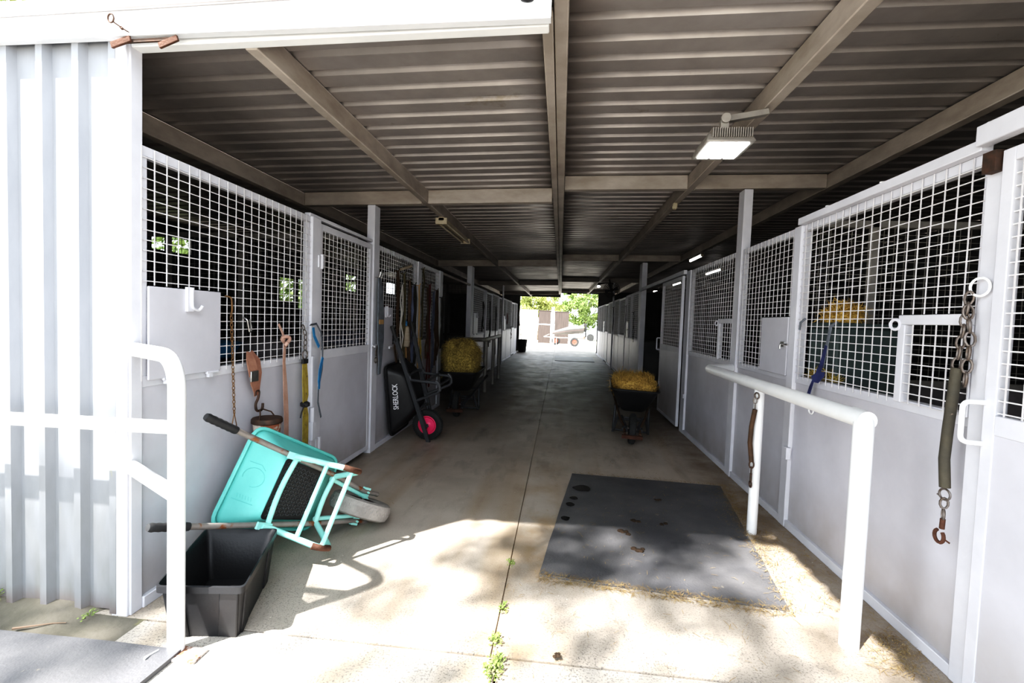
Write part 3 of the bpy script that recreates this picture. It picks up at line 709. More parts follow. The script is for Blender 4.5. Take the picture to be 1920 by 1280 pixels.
def mtx(x, z, o):
    x = V(x).normalized(); z = V(z); z = (z - x * x.dot(z)).normalized(); y = z.cross(x)
    return Matrix(((x.x, y.x, z.x, o[0]), (x.y, y.y, z.y, o[1]), (x.z, y.z, z.z, o[2]), (0, 0, 0, 1)))
TEAL = (-1.326, .277, .128, .102, -.739, -.469, -.269, .234, -.836, .273, .301, -.74, .056, .199, -.363, .155, -.13, .25, .245)
wheelbarrow('turquoise wheelbarrow tipped on its side against the wall, underside showing',
            Matrix(((.3518, -.23125, -.90706, -1.3796), (.82987, -.37125, .41651, 3.23406), (-.43307, -.89927, .0613, .1455), (0, 0, 0, 1))), TEAL,
            (M['rustgrey'], M['teal_steel'], M['rubber'], M['teal'], M['tyre'], M['teal_steel']), emblem=True, plate=True)
SHER = (-1.28, .29, .20, .115, -.66, -.47, -.36, .22, -.83, .195, .315, -.70, .045, .22, -.24, .17, -.01, .385, .27)
wheelbarrow('black lettered wheelbarrow with a pink wheel hub, standing on its nose against the wall', mtx((.262, .06, -.963), (-.955, .10, -.26), (-1.585, 5.70, .192)), SHER,
            (M['charcoal'], M['charcoal'], M['rubber'], M['black'], M['tyreblack'], M['pink']), letter='SHERLOCK', square=True)
UP = (-1.33, .30, .16, .095, -.80, -.60, -.335, .24, -.92, .30, .32, -.74, .10, .19, -.34, .15, -.10, .475, .29)
c14, s14 = math.cos(math.radians(13.5)), math.sin(math.radians(13.5))
wheelbarrow('black wheelbarrow with a low heap of golden straw, parked by the sliding door', mtx((-.13, -c14, -s14), (0, -s14, c14), (.957, 6.12, .192)), UP,
            (M['brown'], M['charcoal'], M['rubber'], M['black'], M['tyreblack'], M['rust']), nose=True)
wheelbarrow('black wheelbarrow piled high with hay, in front of the dark tack bay', mtx((.03, -c14, -s14), (0, -s14, c14), (-1.545, 7.18, .192)), UP,
            (M['charcoal'], M['charcoal'], M['rubber'], M['black'], M['tyreblack'], M['rust']), nose=True)

# ------------------------------------------------------------------ straw
def blades(b, pos, nrm, L, wd, rng):
    d = V((rng.uniform(-1, 1), rng.uniform(-1, 1), rng.uniform(-1, 1))); d = (d - nrm * d.dot(nrm) * .75).normalized()
    s = d.cross(V((rng.uniform(-1, 1), rng.uniform(-1, 1), rng.uniform(-1, 1)))).normalized() * wd
    m = pos + d * L * .5 + nrm * L * rng.uniform(-.02, .12)
    e = pos + d * L
    b.add([pos - s, pos + s, m + s, m - s, e + s * .5, e - s * .5], [(0, 1, 2, 3), (3, 2, 4, 5)])
def straw_heap(name, label, cat, c, rx, ry, z0, h, n, m, box=2.2, L=(.04, .12), seed=1, rot=0, kind='stuff', roughness=.12, wd=(.0012, .0032)):
    rng = random.Random(seed); b = MB(); nu, nv = 36, 12; c = V(c)
    def surf(a, v):
        r = (1 - abs(v) ** box) ** (1 / box) if v < 1 else 0
        ca, sa = math.cos(a), math.sin(a)
        e = 1 / (abs(ca) ** 3 + abs(sa) ** 3) ** (1 / 3)
        k = 1 + roughness * noise.noise(V((ca * 2 + seed, sa * 2, v * 3)))
        x, y = rx * ca * e * r * k, ry * sa * e * r * k
        return c + V((x * math.cos(rot) - y * math.sin(rot), x * math.sin(rot) + y * math.cos(rot), z0 - c.z + h * v * k))
    vs = [surf(2 * PI * i / nu, j / nv) for j in range(nv + 1) for i in range(nu)]
    b.add(vs, [(j * nu + i, j * nu + (i + 1) % nu, (j + 1) * nu + (i + 1) % nu, (j + 1) * nu + i) for j in range(nv) for i in range(nu)])
    for _ in range(n):
        a = rng.uniform(0, 2 * PI); v = rng.random() ** .8
        p = surf(a, v); nn = (p - (c + V((0, 0, z0 - c.z + h * .2)))).normalized()
        blades(b, p - nn * .008, nn, rng.uniform(*L), rng.uniform(*wd), rng)
    return tag(b.build(name, m, smooth=False), label, cat, kind=kind)
straw_heap('straw_heap', 'low loaf of golden straw in the black wheelbarrow by the sliding door', 'straw', (1.02, 6.62, .70), .27, .36, .60, .235, 5200, M['straw'], 3.4, seed=3)
straw_heap('hay_heap', 'tall rounded heap of green-gold hay in the wheelbarrow before the dark bay', 'hay', (-1.60, 7.70, .67), .28, .33, .60, .56, 6500, M['straw_b'], 3.4, seed=5, roughness=.2)
def on_mat(x, y):
    q = [(-.10, 2.75), (1.31, 2.60), (1.60, 4.65), (.15, 4.74)]
    return all((q[(i + 1) % 4][0] - q[i][0]) * (y - q[i][1]) - (q[(i + 1) % 4][1] - q[i][1]) * (x - q[i][0]) > 0 for i in range(4))
def scatter(name, label, pts, n, m, seed, L=(.02, .09), z=.004, wd=(.0008, .002)):
    rng = random.Random(seed); b = MB(); tot = [p[5] for p in pts]
    for _ in range(n):
        x0, y0, x1, y1, wdt, _w = rng.choices(pts, tot)[0]; t_ = rng.random()
        g = rng.gauss(0, wdt); dx, dy = x1 - x0, y1 - y0; l = math.hypot(dx, dy)
        p = V((x0 + dx * t_ - dy / l * g, y0 + dy * t_ + dx / l * g, 0)); p.z = (.0195 if on_mat(p.x, p.y) else .003) + rng.random() * .005; a = rng.uniform(0, 2 * PI)
        d = V((math.cos(a), math.sin(a), rng.uniform(-.05, .12))); q = p + d * rng.uniform(*L); s = V((-d.y, d.x, 0)) * rng.uniform(*wd)
        mm = (p + q) / 2 + V((0, 0, rng.uniform(0, .006))); q.z = max(q.z, z * .5)
        b.add([p - s, p + s, mm + s, mm - s, q + s, q - s], [(0, 1, 2, 3), (3, 2, 4, 5)])
    return tag(b.build(name, m, smooth=False), label, 'straw', kind='stuff')
scatter('straw_litter', 'loose straw scattered along the mat edges and the white wall base',
        [(1.30, 2.62, 1.62, 4.7, .035, 3), (-.07, 2.745, 1.3, 2.60, .016, 3.2), (1.72, 2.3, 1.72, 5.2, .03, 1.2), (1.5, 2.6, 1.6, 4.4, .07, 2.2), (.17, 4.74, 1.6, 4.68, .03, 1), (1.58, 2.2, 1.68, 2.5, .06, 1), (1.35, 6.0, 1.6, 8.6, .09, 2), (.4, 5.2, 1.6, 6.2, .5, .8), (1.45, 3.3, 1.55, 4.6, .1, 1)], 5200, M['straw_dry'], 21, L=(.010, .06), wd=(.0005, .0012))
scatter('straw_litter', 'sparse straw bits strewn over the concrete and rubber mat',
        [(.2, 3.0, 1.3, 4.4, .5, 1), (-.3, 2.2, 1.2, 2.4, .3, .7), (-1.2, 3.6, -.6, 6.5, .7, .5)], 520, M['straw_dry'], 22, L=(.01, .045), z=.019, wd=(.0005, .0013))

# ------------------------------------------------------------------ mats
def slab(pts, z0, z1, sub=14, amp=.003):
    p = [V((*q, 0)) for q in pts]; b = MB(); n = sub; top = []
    for j in range(n + 1):
        for i in range(n + 1):
            u, v = i / n, j / n
            q = (p[0] * (1 - u) + p[1] * u) * (1 - v) + (p[3] * (1 - u) + p[2] * u) * v
            e = min(u, 1 - u, v, 1 - v)
            q.x += .006 * noise.noise(V((q.x * 3, q.y * 3, 1))) if e == 0 else 0; q.y += .006 * noise.noise(V((q.x * 3, q.y * 3, 2))) if e == 0 else 0
            q.z = z1 + amp * noise.noise(V((q.x * 2.2, q.y * 2.2, 0))); top.append(q)
    m = len(top); k = n + 1
    bot = [V((q.x, q.y, z0)) for q in top]
    fs = [(j * k + i, j * k + i + 1, (j + 1) * k + i + 1, (j + 1) * k + i) for j in range(n) for i in range(n)]
    fs += [tuple(x + m for x in f[::-1]) for f in fs]
    edge = [i for i in range(k)] + [j * k + n for j in range(1, k)] + [n * k + i for i in range(n - 1, -1, -1)] + [j * k for j in range(n - 1, 0, -1)]
    for a in range(len(edge)): c = edge[(a + 1) % len(edge)]; fs.append((edge[a], edge[a] + m, c + m, c))
    b.add(top + bot, fs); return b
t = thing('rubber_mat', 'large worn black rubber mat lying skewed on the concrete beside the hitching rail', 'rubber mat', (.75, 3.7, 0))
slab([(-.071, 2.77), (1.283, 2.636), (1.566, 4.627), (.169, 4.707)], .001, .016).build('mat', M['mat'], t)
b = MB()
def blot(b, x, y, rx, ry, z, a=0, seed=0, n=18):
    vs = [V((x, y, z))]
    for k in range(n):
        q = 2 * PI * k / n; r = 1 + .3 * noise.noise(V((math.cos(q) * 1.5 + seed, math.sin(q) * 1.5, seed))); cx, cy = rx * r * math.cos(q), ry * r * math.sin(q)
        vs.append(V((x + cx * math.cos(a) - cy * math.sin(a), y + cx * math.sin(a) + cy * math.cos(a), z)))
    b.add(vs, [(0, 1 + k, 1 + (k + 1) % n) for k in range(n)])
for i, (x, y, rx, ry) in enumerate([(.255, 4.29, .085, .075), (.17, 4.035, .035, .035), (.135, 3.89, .035, .045), (.095, 3.60, .035, .04)]):
    b = MB(); blot(b, x, y, rx, ry, .0185, 0, i); b.build('damp_patch', M['wet'], t)
t = thing('rubber_mat', 'black rubber mat outside under the bent white pipe rail', 'rubber mat', (-2.6, 1.2, 0))
slab([(-3.6, .45), (-1.66, .60), (-1.60, 1.874), (-3.6, 1.86)], .001, .02, amp=.008).build('mat', M['mat'], t)
b = MB(); b.tube([(-1.700, 1.790, .027), (-1.70, 1.815, .026), (-1.688, 1.85, .026)], [.009, .004, .003], 8, flat=.4); b.build('paint_drip', M['rail'], t)
t = thing('rubber_mat', 'grey rubber mat far down the aisle near the bright exit', 'rubber mat', (.55, 19.4, 0))
slab([(-.17, 18.5), (1.36, 18.6), (1.42, 21.0), (-.2, 21.0)], .001, .016).build('mat', M['mat'], t)
def dung(x, y, s, label, seed):
    b = MB(); rng = random.Random(seed)
    for k in range(5):
        c = V((x + rng.uniform(-1, 1) * s * .8, y + rng.uniform(-1, 1) * s * .6, .017)); r = s * rng.uniform(.35, .6); vs = []; nu, nv = 10, 5
        for j in range(nv + 1):
            for i in range(nu):
                a, v = 2 * PI * i / nu, j / nv * PI / 2; k_ = 1 + .35 * noise.noise(V((math.cos(a) * 2 + seed, math.sin(a) * 2 + k, v)))
                vs.append(c + V((math.cos(a) * math.cos(v) * r * k_, math.sin(a) * math.cos(v) * r * k_, math.sin(v) * r * .55)))
        b.add(vs, [(j * nu + i, j * nu + (i + 1) % nu, (j + 1) * nu + (i + 1) % nu, (j + 1) * nu + i) for j in range(nv) for i in range(nu)])
    return tag(b.build('dung_clod', M['dung'], smooth=False), label, 'dung')
dung(.52, 3.43, .045, 'dry dung clod in the middle of the large mat, upper of the sunlit pair', 1)
dung(.575, 3.17, .042, 'dry dung clod in the middle of the large mat, lower of the sunlit pair', 2)
dung(.63, 3.64, .035, 'small dung clod on the large mat at the shadow edge, nearer the damp patches', 3)
dung(.83, 3.63, .03, 'small dung clod on the large mat at the shadow edge, nearer the hitching rail', 4)
dung(.89, 4.13, .025, 'small dung clod on the shaded end of the large mat', 5)
dung(.04, 2.09, .02, 'dark crumb on the sunlit apron beside the weedy joint', 6)

# ------------------------------------------------------------------ weeds, twigs
def weed(x, y, r, n, label, seed, z=0, m='weed', h=.08):
    rng = random.Random(seed); b = MB()
    for k in range(n):
        a = rng.uniform(0, 2 * PI); d = r * rng.random() ** .6; p = V((x + math.cos(a) * d * .55, y + math.sin(a) * d, z + h * .6 * rng.random() * (1 - .5 * d / r) + .004)); s = rng.uniform(.004, .009)
        nrm = V((rng.uniform(-.6, .6), rng.uniform(-.9, .3), 1)).normalized(); u = nrm.orthogonal().normalized(); w_ = nrm.cross(u)
        b.add([p - u * s, p - w_ * s * .7, p + u * s, p + w_ * s * .7], [(0, 1, 2, 3)])
        if k % 2 == 0: b.tube([(x + math.cos(a) * d * .2, y + math.sin(a) * d * .5, z), p], .0012, 4)
    return tag(b.build('weed', M[m], smooth=False), label, 'weed')
weed(-.225, 1.985, .09, 120, 'largest green weed clump in the joint of the concrete apron', 1)
weed(-.245, 2.16, .06, 50, 'small weed clump in the concrete joint just inside the apron edge', 2, h=.05)
weed(-.24, 2.42, .05, 40, 'thin straggling weed in the concrete joint, sunlit stretch', 3, h=.04)
weed(-.25, 2.88, .06, 26, 'tiny weed at the far end of the weedy concrete joint', 4, h=.04)
weed(-2.80, 2.02, .11, 90, 'leafy weed against the white ribbed wall at the picture edge', 5, z=.02, h=.16)
weed(-2.22, 2.03, .05, 24, 'tiny weed at the foot of the ribbed wall near the corner trim', 6, z=.01, h=.03)
b = MB(); b.tube([(-2.47, 1.90, .006), (-2.40, 1.925, .01), (-2.33, 1.96, .008), (-2.28, 1.975, .006)], [.006, .004, .003, .002], 6); tag(b.build('fallen_twig', M['twig']), 'thin brown twig lying on the dirt before the ribbed wall', 'twig')

# ------------------------------------------------------------------ pipe rails
t = thing('pipe_rail', 'chipped white pipe rail bent over to the shed corner', 'pipe rail', (-1.63, 1.88, 0))
b = MB(); b.tube(bend([(-1.632, 1.88, .0), (-1.632, 1.88, 1.305), (-2.06, 2.10, 1.31)], .16, 10), .0335, 16); b.build('post', M['rail'], t)
b = MB(); b.tube([(-3.6, 1.88, .985), (-1.64, 1.88, 1.0)], .030, 14); b.build('rail', M['rail'], t)
b = MB(); b.tube([(-2.055, 2.085, .74), (-1.64, 1.885, .70)], .032, 14); b.build('brace', M['rail'], t)
b = MB(); b.box(-1.635, -1.50, 1.82, 1.905, .001, .012); b.build('base_plate', M['rustplate'], t)
t = thing('hitching_rail', 'thick white tubular hitching rail beside the large rubber mat', 'hitching rail', (1.45, 3.4, 0))
b = MB(); b.tube(bend([(1.445, 2.39, 0), (1.445, 2.39, 1.105), (1.462, 2.50, 1.105)], .02, 4), .043, 18); b.build('post', M['rail'], t)
b = MB(); b.tube(bend([(1.443, 2.36, 1.103), (1.462, 3.6, 1.103), (1.475, 4.86, 1.105), (1.762, 5.05, 1.105)], .05, 6), .043, 18); b.build('rail', M['rail'], t)
b = MB(); b.tube([(1.468, 3.63, 0), (1.468, 3.63, 1.075)], .035, 16); b.build('post', M['rail'], t)
t = thing('hitching_rail', 'small grey tubular hitching rail past the hay-filled wheelbarrow', 'hitching rail', (-1.6, 10.5, 0))
b = MB(); b.tube(bend([(-2.04, 9.9, 1.08), (-1.52, 9.5, 1.10), (-1.55, 12.2, 1.10)], .12, 6), .042, 12); b.build('rail', M['lamp_grey'], t)
for x, y in ((-1.525, 9.75), (-1.54, 11.0), (-1.55, 12.15)):
    b = MB(); b.tube([(x, y, 0), (x, y, 1.08)], .04, 12); b.build('post', M['lamp_grey'], t)

# ------------------------------------------------------------------ crate
CF = [(-1.762, 1.905), (-1.372, 1.962), (-1.575, 2.545), (-1.965, 2.47)]
def quadring(f, z, inset=0.0, r=.03):
    c = sum((V((*p, 0)) for p in CF), V()) / 4; k = [c + (V((*p, 0)) - c) * f for p in CF]; out = []
    for i in range(4):
        p, a, d = k[i], k[i - 1], k[(i + 1) % 4]
        p0 = p + (a - p).normalized() * r; p1 = p + (d - p).normalized() * r
        for q in range(5): u = q / 4; v = p0 * (1 - u) ** 2 + p * 2 * u * (1 - u) + p1 * u * u; out.append(V((v.x, v.y, z)))
    return out
t = thing('fish_crate', 'empty black plastic crate on the floor under the tipped turquoise wheelbarrow', 'crate', (-1.67, 2.22, 0))
b = MB(); b.loft([quadring(.78, .004), quadring(.80, .0), quadring(.93, .235), quadring(1.0, .238), quadring(1.0, .268), quadring(.965, .270), quadring(.90, .245), quadring(.76, .012)], True, True)
b.build('tub', M['black'], t)
c = sum((V((*p, 0)) for p in CF), V()) / 4
for (i, j) in ((0, 1), (1, 2), (2, 3), (3, 0)):
    A, B_ = V((*CF[i], 0)), V((*CF[j], 0))
    for u in ((.16, .84) if i % 2 == 0 else (.14, .86)):
        p = A.lerp(B_, u); p0 = c + (p - c) * .80; p1 = c + (p - c) * .935
        b = MB(); b.bar((p0.x, p0.y, .003), (p1.x, p1.y, .238), .016, .085, up=(B_ - A)); b.build('stiffening_rib', M['black'], t, bevel=.006)
# ------------------------------------------------------------------ things hanging on the corner-post side
X0 = -2.012
t = thing('tie_chain', 'long thin rusty chain hanging from the mesh beside the grey hatch', 'chain', (X0, 2.72, 1.2))
b = MB(); chain_links(b, [(X0, 2.73, 1.50), (X0 + .004, 2.745, 1.15), (X0 + .008, 2.755, .87)], .0215, .0026, .0075); b.build('chain', M['chainrust'], t)
b = MB(); b.tube(bend([(X0 - .03, 2.715, 1.60), (X0 + .012, 2.715, 1.595), (X0 + .012, 2.722, 1.53), (X0, 2.735, 1.50)], .02), .0055, 8); b.build('snap_hook', M['chainrust'], t)
b = MB(); b.tube([(X0 + .008, 2.755, .875), (X0 + .008, 2.735, .80), (X0 + .008, 2.778, .79)], .0035, 6, closed=True); b.build('end_link', M['chainrust'], t)
t = thing('strap_hanger', 'folded tan leather strap with a bright buckle holding an iron hook', 'strap', (X0, 2.93, 1.1))
b = MB(); b.ribbon([(X0 - .012, 2.92, 1.245), (X0 + .012, 2.905, 1.19), (X0 + .03, 2.905, 1.12), (X0 + .026, 2.93, 1.05), (X0 + .014, 2.965, .985), (X0 + .008, 2.975, .955)], [.045, .085, .095, .085, .055, .05], .006)
b.ribbon([(X0 - .012, 2.935, 1.245), (X0 + .004, 2.985, 1.18), (X0 + .006, 2.995, 1.10), (X0 + .006, 2.985, 1.02), (X0 + .006, 2.978, .96)], [.04, .055, .06, .05, .045], .006)
b.build('strap', M['leather'], t)
b = MB(); b.box(X0 + .026, X0 + .042, 2.868, 2.944, 1.055, 1.125); b.build('buckle', M['steel'], t, bevel=.004)
b = MB(); b.tube(bend([(X0 + .012, 2.955, .955), (X0 + .012, 2.95, .985), (X0 + .012, 2.995, .985), (X0 + .012, 2.985, .93), (X0 + .012, 2.955, .90), (X0 + .012, 2.965, .845), (X0 + .012, 3.03, .845), (X0 + .012, 3.035, .89)], .03, 5), .0085, 8); tag(b.build('iron_hook', M['ironrust']), 'dark iron double hook between the tan strap and the rusty tin', 'hook')
t = thing('tin_pail', 'small rusty lidded tin hanging from the iron hook', 'tin', (-1.94, 2.99, .62))
cx, cy = -1.945, 3.0
b = MB(); b.lathe([(.072, .60), (.074, .605), (.088, .775)], (cx, cy, 0)); b.build('tin_body', M['can'], t)
b = MB(); b.lathe([(.092, .765), (.097, .77), (.097, .792), (.092, .80), (.0, .803)], (cx, cy, 0)); b.build('lid', M['ironrust'], t)
b = MB(); b.tube([(cx, cy - .095, .785), (cx - .01, cy - .06, .83), (cx - .045, cy - .01, .853), (cx - .045, cy + .02, .853), (cx - .01, cy + .06, .83), (cx, cy + .095, .785)], .0045, 8); b.build('bail_handle', M['ironrust'], t)
b = MB(); b.tube(bend([(X0 - .012, 2.86, 1.47), (X0 + .014, 2.86, 1.46), (X0 + .014, 2.885, 1.375), (X0 + .014, 2.905, 1.39), (X0 + .014, 2.885, 1.46)], .012), .0055, 8); tag(b.build('carabiner', M['steel']), 'bright snap hook clipped high on the mesh above the leather strap', 'hook')
t = thing('lead_strap', 'long faded pink webbing strap knotted to the mesh', 'strap', (X0, 3.3, 1))
b = MB(); b.ribbon([(X0 - .01, 3.24, 1.43), (X0 + .01, 3.255, 1.37), (X0 + .015, 3.28, 1.31)], .022, .004)
b.ribbon([(X0 + .012, 3.285, 1.29), (X0 + .008, 3.285, 1.15), (X0 + .012, 3.30, .95), (X0 + .02, 3.305, .75), (X0 + .012, 3.325, .45)], [.028, .03, .052, .056, .05], .004); b.build('webbing', M['pinkweb'], t)
b = MB(); blob = [(X0 + .02 + .022 * math.cos(q) , 3.285 + .022 * math.sin(2 * q), 1.305 + .032 * math.sin(q)) for q in [2 * PI * k / 14 for k in range(14)]]; b.tube(blob, .013, 8, closed=True); b.build('knot', M['pinkweb'], t)
t = thing('webbing_tie', 'yellow webbing strap with a black tie around it, next to the door jamb', 'strap', (X0, 3.56, .8))
b = MB()
for dy, w_ in ((-.02, .035), (.022, .04)):
    b.ribbon([(X0 + .008, 3.565 + dy * .4, 1.145), (X0 + .014, 3.565 + dy, 1.0), (X0 + .02, 3.565 + dy, .86), (X0 + .014, 3.568 + dy * .3, .79), (X0 + .02, 3.57 + dy, .7), (X0 + .01, 3.59 + dy, .42)], w_, .006)
b.build('webbing', M['yellowweb'], t)
b = MB(); b.lathe([(.02, -.022), (.036, -.012), (.036, .012), (.02, .022)], (X0 + .018, 3.567, .79)); b.tube([(X0 + .03, 3.55, .79), (X0 + .04, 3.51, .785), (X0 + .04, 3.48, .745), (X0 + .035, 3.47, .70)], .005, 6); b.box(X0 - .002, X0 + .02, 3.535, 3.6, 1.115, 1.15); b.build('black_tie', M['rubber'], t)
b = MB(); ring(b, (X0 + .012, 3.565, 1.185), .036, .0055, (1, 0, 0)); chain_links(b, [(X0 + .012, 3.565, 1.22), (X0 + .012, 3.57, 1.34), (X0 - .01, 3.56, 1.42)], .036, .004, .014); b.build('ring_and_links', M['chain'], t)
t = thing('halter_strap', 'blue and grey webbing loop hanging over the door jamb', 'strap', (X0, 3.7, 1))
b = MB(); b.ribbon([(X0 + .02, 3.62, 1.42), (X0 + .03, 3.70, 1.43), (X0 + .035, 3.765, 1.36), (X0 + .04, 3.79, 1.22), (X0 + .04, 3.785, 1.05), (X0 + .04, 3.73, .90), (X0 + .035, 3.735, .78), (X0 + .03, 3.80, .64)], .020, .004); b.build('grey_strap', M['greyweb'], t)
b = MB(); b.ribbon([(X0 + .03, 3.65, 1.40), (X0 + .035, 3.66, 1.33), (X0 + .045, 3.72, 1.24)], .032, .005); b.ribbon([(X0 + .05, 3.775, 1.15), (X0 + .05, 3.735, 1.05), (X0 + .05, 3.72, .96), (X0 + .045, 3.735, .89)], [.03, .04, .035, .02], .005); b.build('blue_strap', M['blueweb'], t)
t = thing('girth_strap', 'wide black strap with a tan patch hanging on the tall post by the mesh door', 'strap', (-1.99, 5.07, 1.4))
b = MB(); b.ribbon([(-2.0, 5.075, 1.93), (-1.985, 5.075, 1.8), (-1.978, 5.08, 1.5), (-1.978, 5.09, 1.25), (-1.985, 5.11, 1.05), (-2.0, 5.13, .86)], [.06, .13, .17, .17, .09, .06], .012); b.build('strap', M['greyweb'], t)
b = MB(); b.box(-1.973, -1.966, 5.02, 5.14, 1.42, 1.47); b.build('tan_patch', M['tan'], t)
b = MB(); b.ribbon([(-1.985, 5.05, 1.22), (-1.985, 4.99, 1.12), (-1.985, 4.985, 1.07)], .03, .006); ring(b, (-1.985, 4.985, 1.03), .03, .006); b.build('end_ring', M['chain'], t)
b = MB(); b.tube(bend([(-2.03, 5.03, 1.93), (-1.98, 5.03, 1.93), (-1.97, 5.03, 1.99)], .015), .006, 8); b.build('coat_hook', M['steel'], t)
b = MB(); b.tube(bend([(-2.03, 5.09, 1.93), (-1.98, 5.09, 1.93), (-1.97, 5.10, 1.98)], .015), .006, 8); b.build('coat_hook', M['steel'], t)
def hang(name, label, cat, y, z1, z0, m, w_=.03, n=2, x=-1.985, spread=.05, seed=0, loop=False, knot=False):
    rng = random.Random(seed); b = MB()
    for k in range(n):
        dy = (k - (n - 1) / 2) * spread; a = [(x, y + dy * .2, z1)]
        for j in range(1, 7):
            u = j / 6; a.append((x + rng.uniform(-.012, .02), y + dy * (.5 + .5 * u) + rng.uniform(-.018, .018), z1 + (z0 - z1) * u * (1 - .18 * k / max(1, n))))
        if loop: b.tube(a, w_ / 2, 8)
        else: b.ribbon(a, w_, .006, side=(.2, 1, 0))
    if loop or knot: b.tube([(x + .01, y + .04 * math.sin(q), z0 + .12 + .11 * math.cos(q)) for q in [2 * PI * k / 14 for k in range(14)]], w_ / 2.2, 8, closed=True)
    b.tube([(x - .05, y, z1 + .005), (x, y, z1), (x + .02, y, z1 + .03)], .006, 6)
    return tag(b.build(name, M[m]), label, cat)
hang('rein_strap', 'long brown leather rein hanging from the first hook above the lettered barrow', 'strap', 5.63, 2.06, .95, 'brown', .04, 2, seed=1)
hang('lead_rope', 'olive rope hanging in several turns on the tack mesh', 'rope', 5.86, 2.05, .62, 'olive', .024, 3, seed=2, loop=True)
hang('lead_rope', 'dark tan rope hanging straight down on the tack mesh next to the olive rope', 'rope', 6.08, 1.98, .80, 'brown', .026, 2, seed=3, loop=True)
hang('bridle', 'black bridle straps hanging on the tack mesh before its middle post', 'bridle', 6.30, 1.95, .72, 'dark', .05, 3, seed=4)
hang('lead_rope', 'yellow rope with a coiled end low on the tack mesh post', 'rope', 6.62, 1.20, .74, 'ropeyellow', .026, 2, seed=5, loop=True, x=-1.99)
hang('rein_strap', 'olive brown strap hanging down the middle post of the tack mesh', 'strap', 6.70, 2.2, 1.2, 'olive', .05, 1, seed=6, x=-1.99)
hang('halter', 'maroon halter with a long rope to the floor on the narrow mesh', 'halter', 7.05, 2.0, .30, 'maroon', .045, 2, seed=7)
hang('halter', 'dark brown halter bunched on the end hook of the narrow mesh', 'halter', 7.48, 1.95, .75, 'brown', .06, 3, seed=8, spread=.09)
hang('halter', 'blue black halter hanging between the maroon one and the end hook', 'halter', 7.27, 1.90, .60, 'cloth', .05, 2, seed=9)
hang('halter', 'black halter on the post at the dark open bay', 'halter', 7.80, 1.85, 1.0, 'dark', .06, 2, seed=10)
hang('lead_rope', 'pale grey rope on the tack mesh between the brown rein and the olive rope', 'rope', 5.75, 1.9, .85, 'lamp_grey', .02, 2, seed=31, loop=True, x=-1.97)
hang('lead_rope', 'navy rope beside the black bridle on the tack mesh', 'rope', 6.18, 1.9, .9, 'cloth', .024, 2, seed=32, loop=True, x=-1.975)
hang('rein_strap', 'tan rein beside the yellow rope, on the tack mesh before its middle post', 'strap', 6.46, 1.95, .8, 'tan', .03, 1, seed=33, x=-1.975)
hang('halter', 'brown halter hanging between the middle post and the maroon halter', 'halter', 6.90, 1.95, .9, 'brown', .05, 2, seed=34, x=-1.975)
b = MB(); b.bar((-1.99, 5.72, 2.09), (-1.93, 5.95, 2.16), .03, .03); tag(b.build('peg', M['wood'], bevel=.004), 'pale wooden peg sticking up over the tack mesh', 'peg')
t = thing('grooming_roll', 'rolled grey and tan boot wrap hanging over the lettered barrow', 'wrap', (-1.99, 5.9, 1.1))
b = MB(); b.lathe([(.02, 1.12), (.05, 1.13), (.06, 1.2), (.045, 1.38), (.02, 1.40)], (-1.975, 5.93, 0), n=16); b.build('roll', M['wood'], t)
b = MB(); b.ribbon([(-1.985, 5.95, 1.14), (-1.98, 5.96, 1.0), (-1.98, 5.95, .85)], .09, .012); b.build('tail', M['tan'], t)
b = MB(); b.lathe([(.012, 1.39), (.03, 1.40), (.03, 1.45), (.01, 1.47)], (-1.975, 5.90, 0), n=12); b.build('cap', M['blueweb'], t)
# far hangers
for y, z1, z0, m, lab in ((12.0, 1.95, 1.2, 'dark', 'black halter on the first far mesh panel of the fascia side'), (13.2, 2.0, .75, 'dark', 'long black reins on the first far stall door'), (14.4, 1.9, .3, 'dark', 'black lead rope trailing to the floor past the small hitching rail'), (17.6, 1.75, 1.35, 'maroon', 'dark red head collar on the slim far post'), (19.1, 1.25, .75, 'dark', 'black bridle low on a far bright panel near the exit')):
    hang('halter', lab, 'halter', y, z1, z0, m, .06, 2, seed=int(y * 10), x=-1.98, spread=.14)
for y, z1, z0, lab in ((12.9, 2.0, 1.2, 'black halter on the far floodlight-side mesh, before its first door'), (15.9, 2.05, 1.25, 'black halter hanging in the middle of the far floodlight-side mesh'), (11.5, 1.8, 1.1, 'black head collar on the grey post past the sliding door bay')):
    hang('halter', lab, 'halter', y, z1, z0, 'dark', .06, 2, seed=int(y * 10), x=1.71, spread=.14)
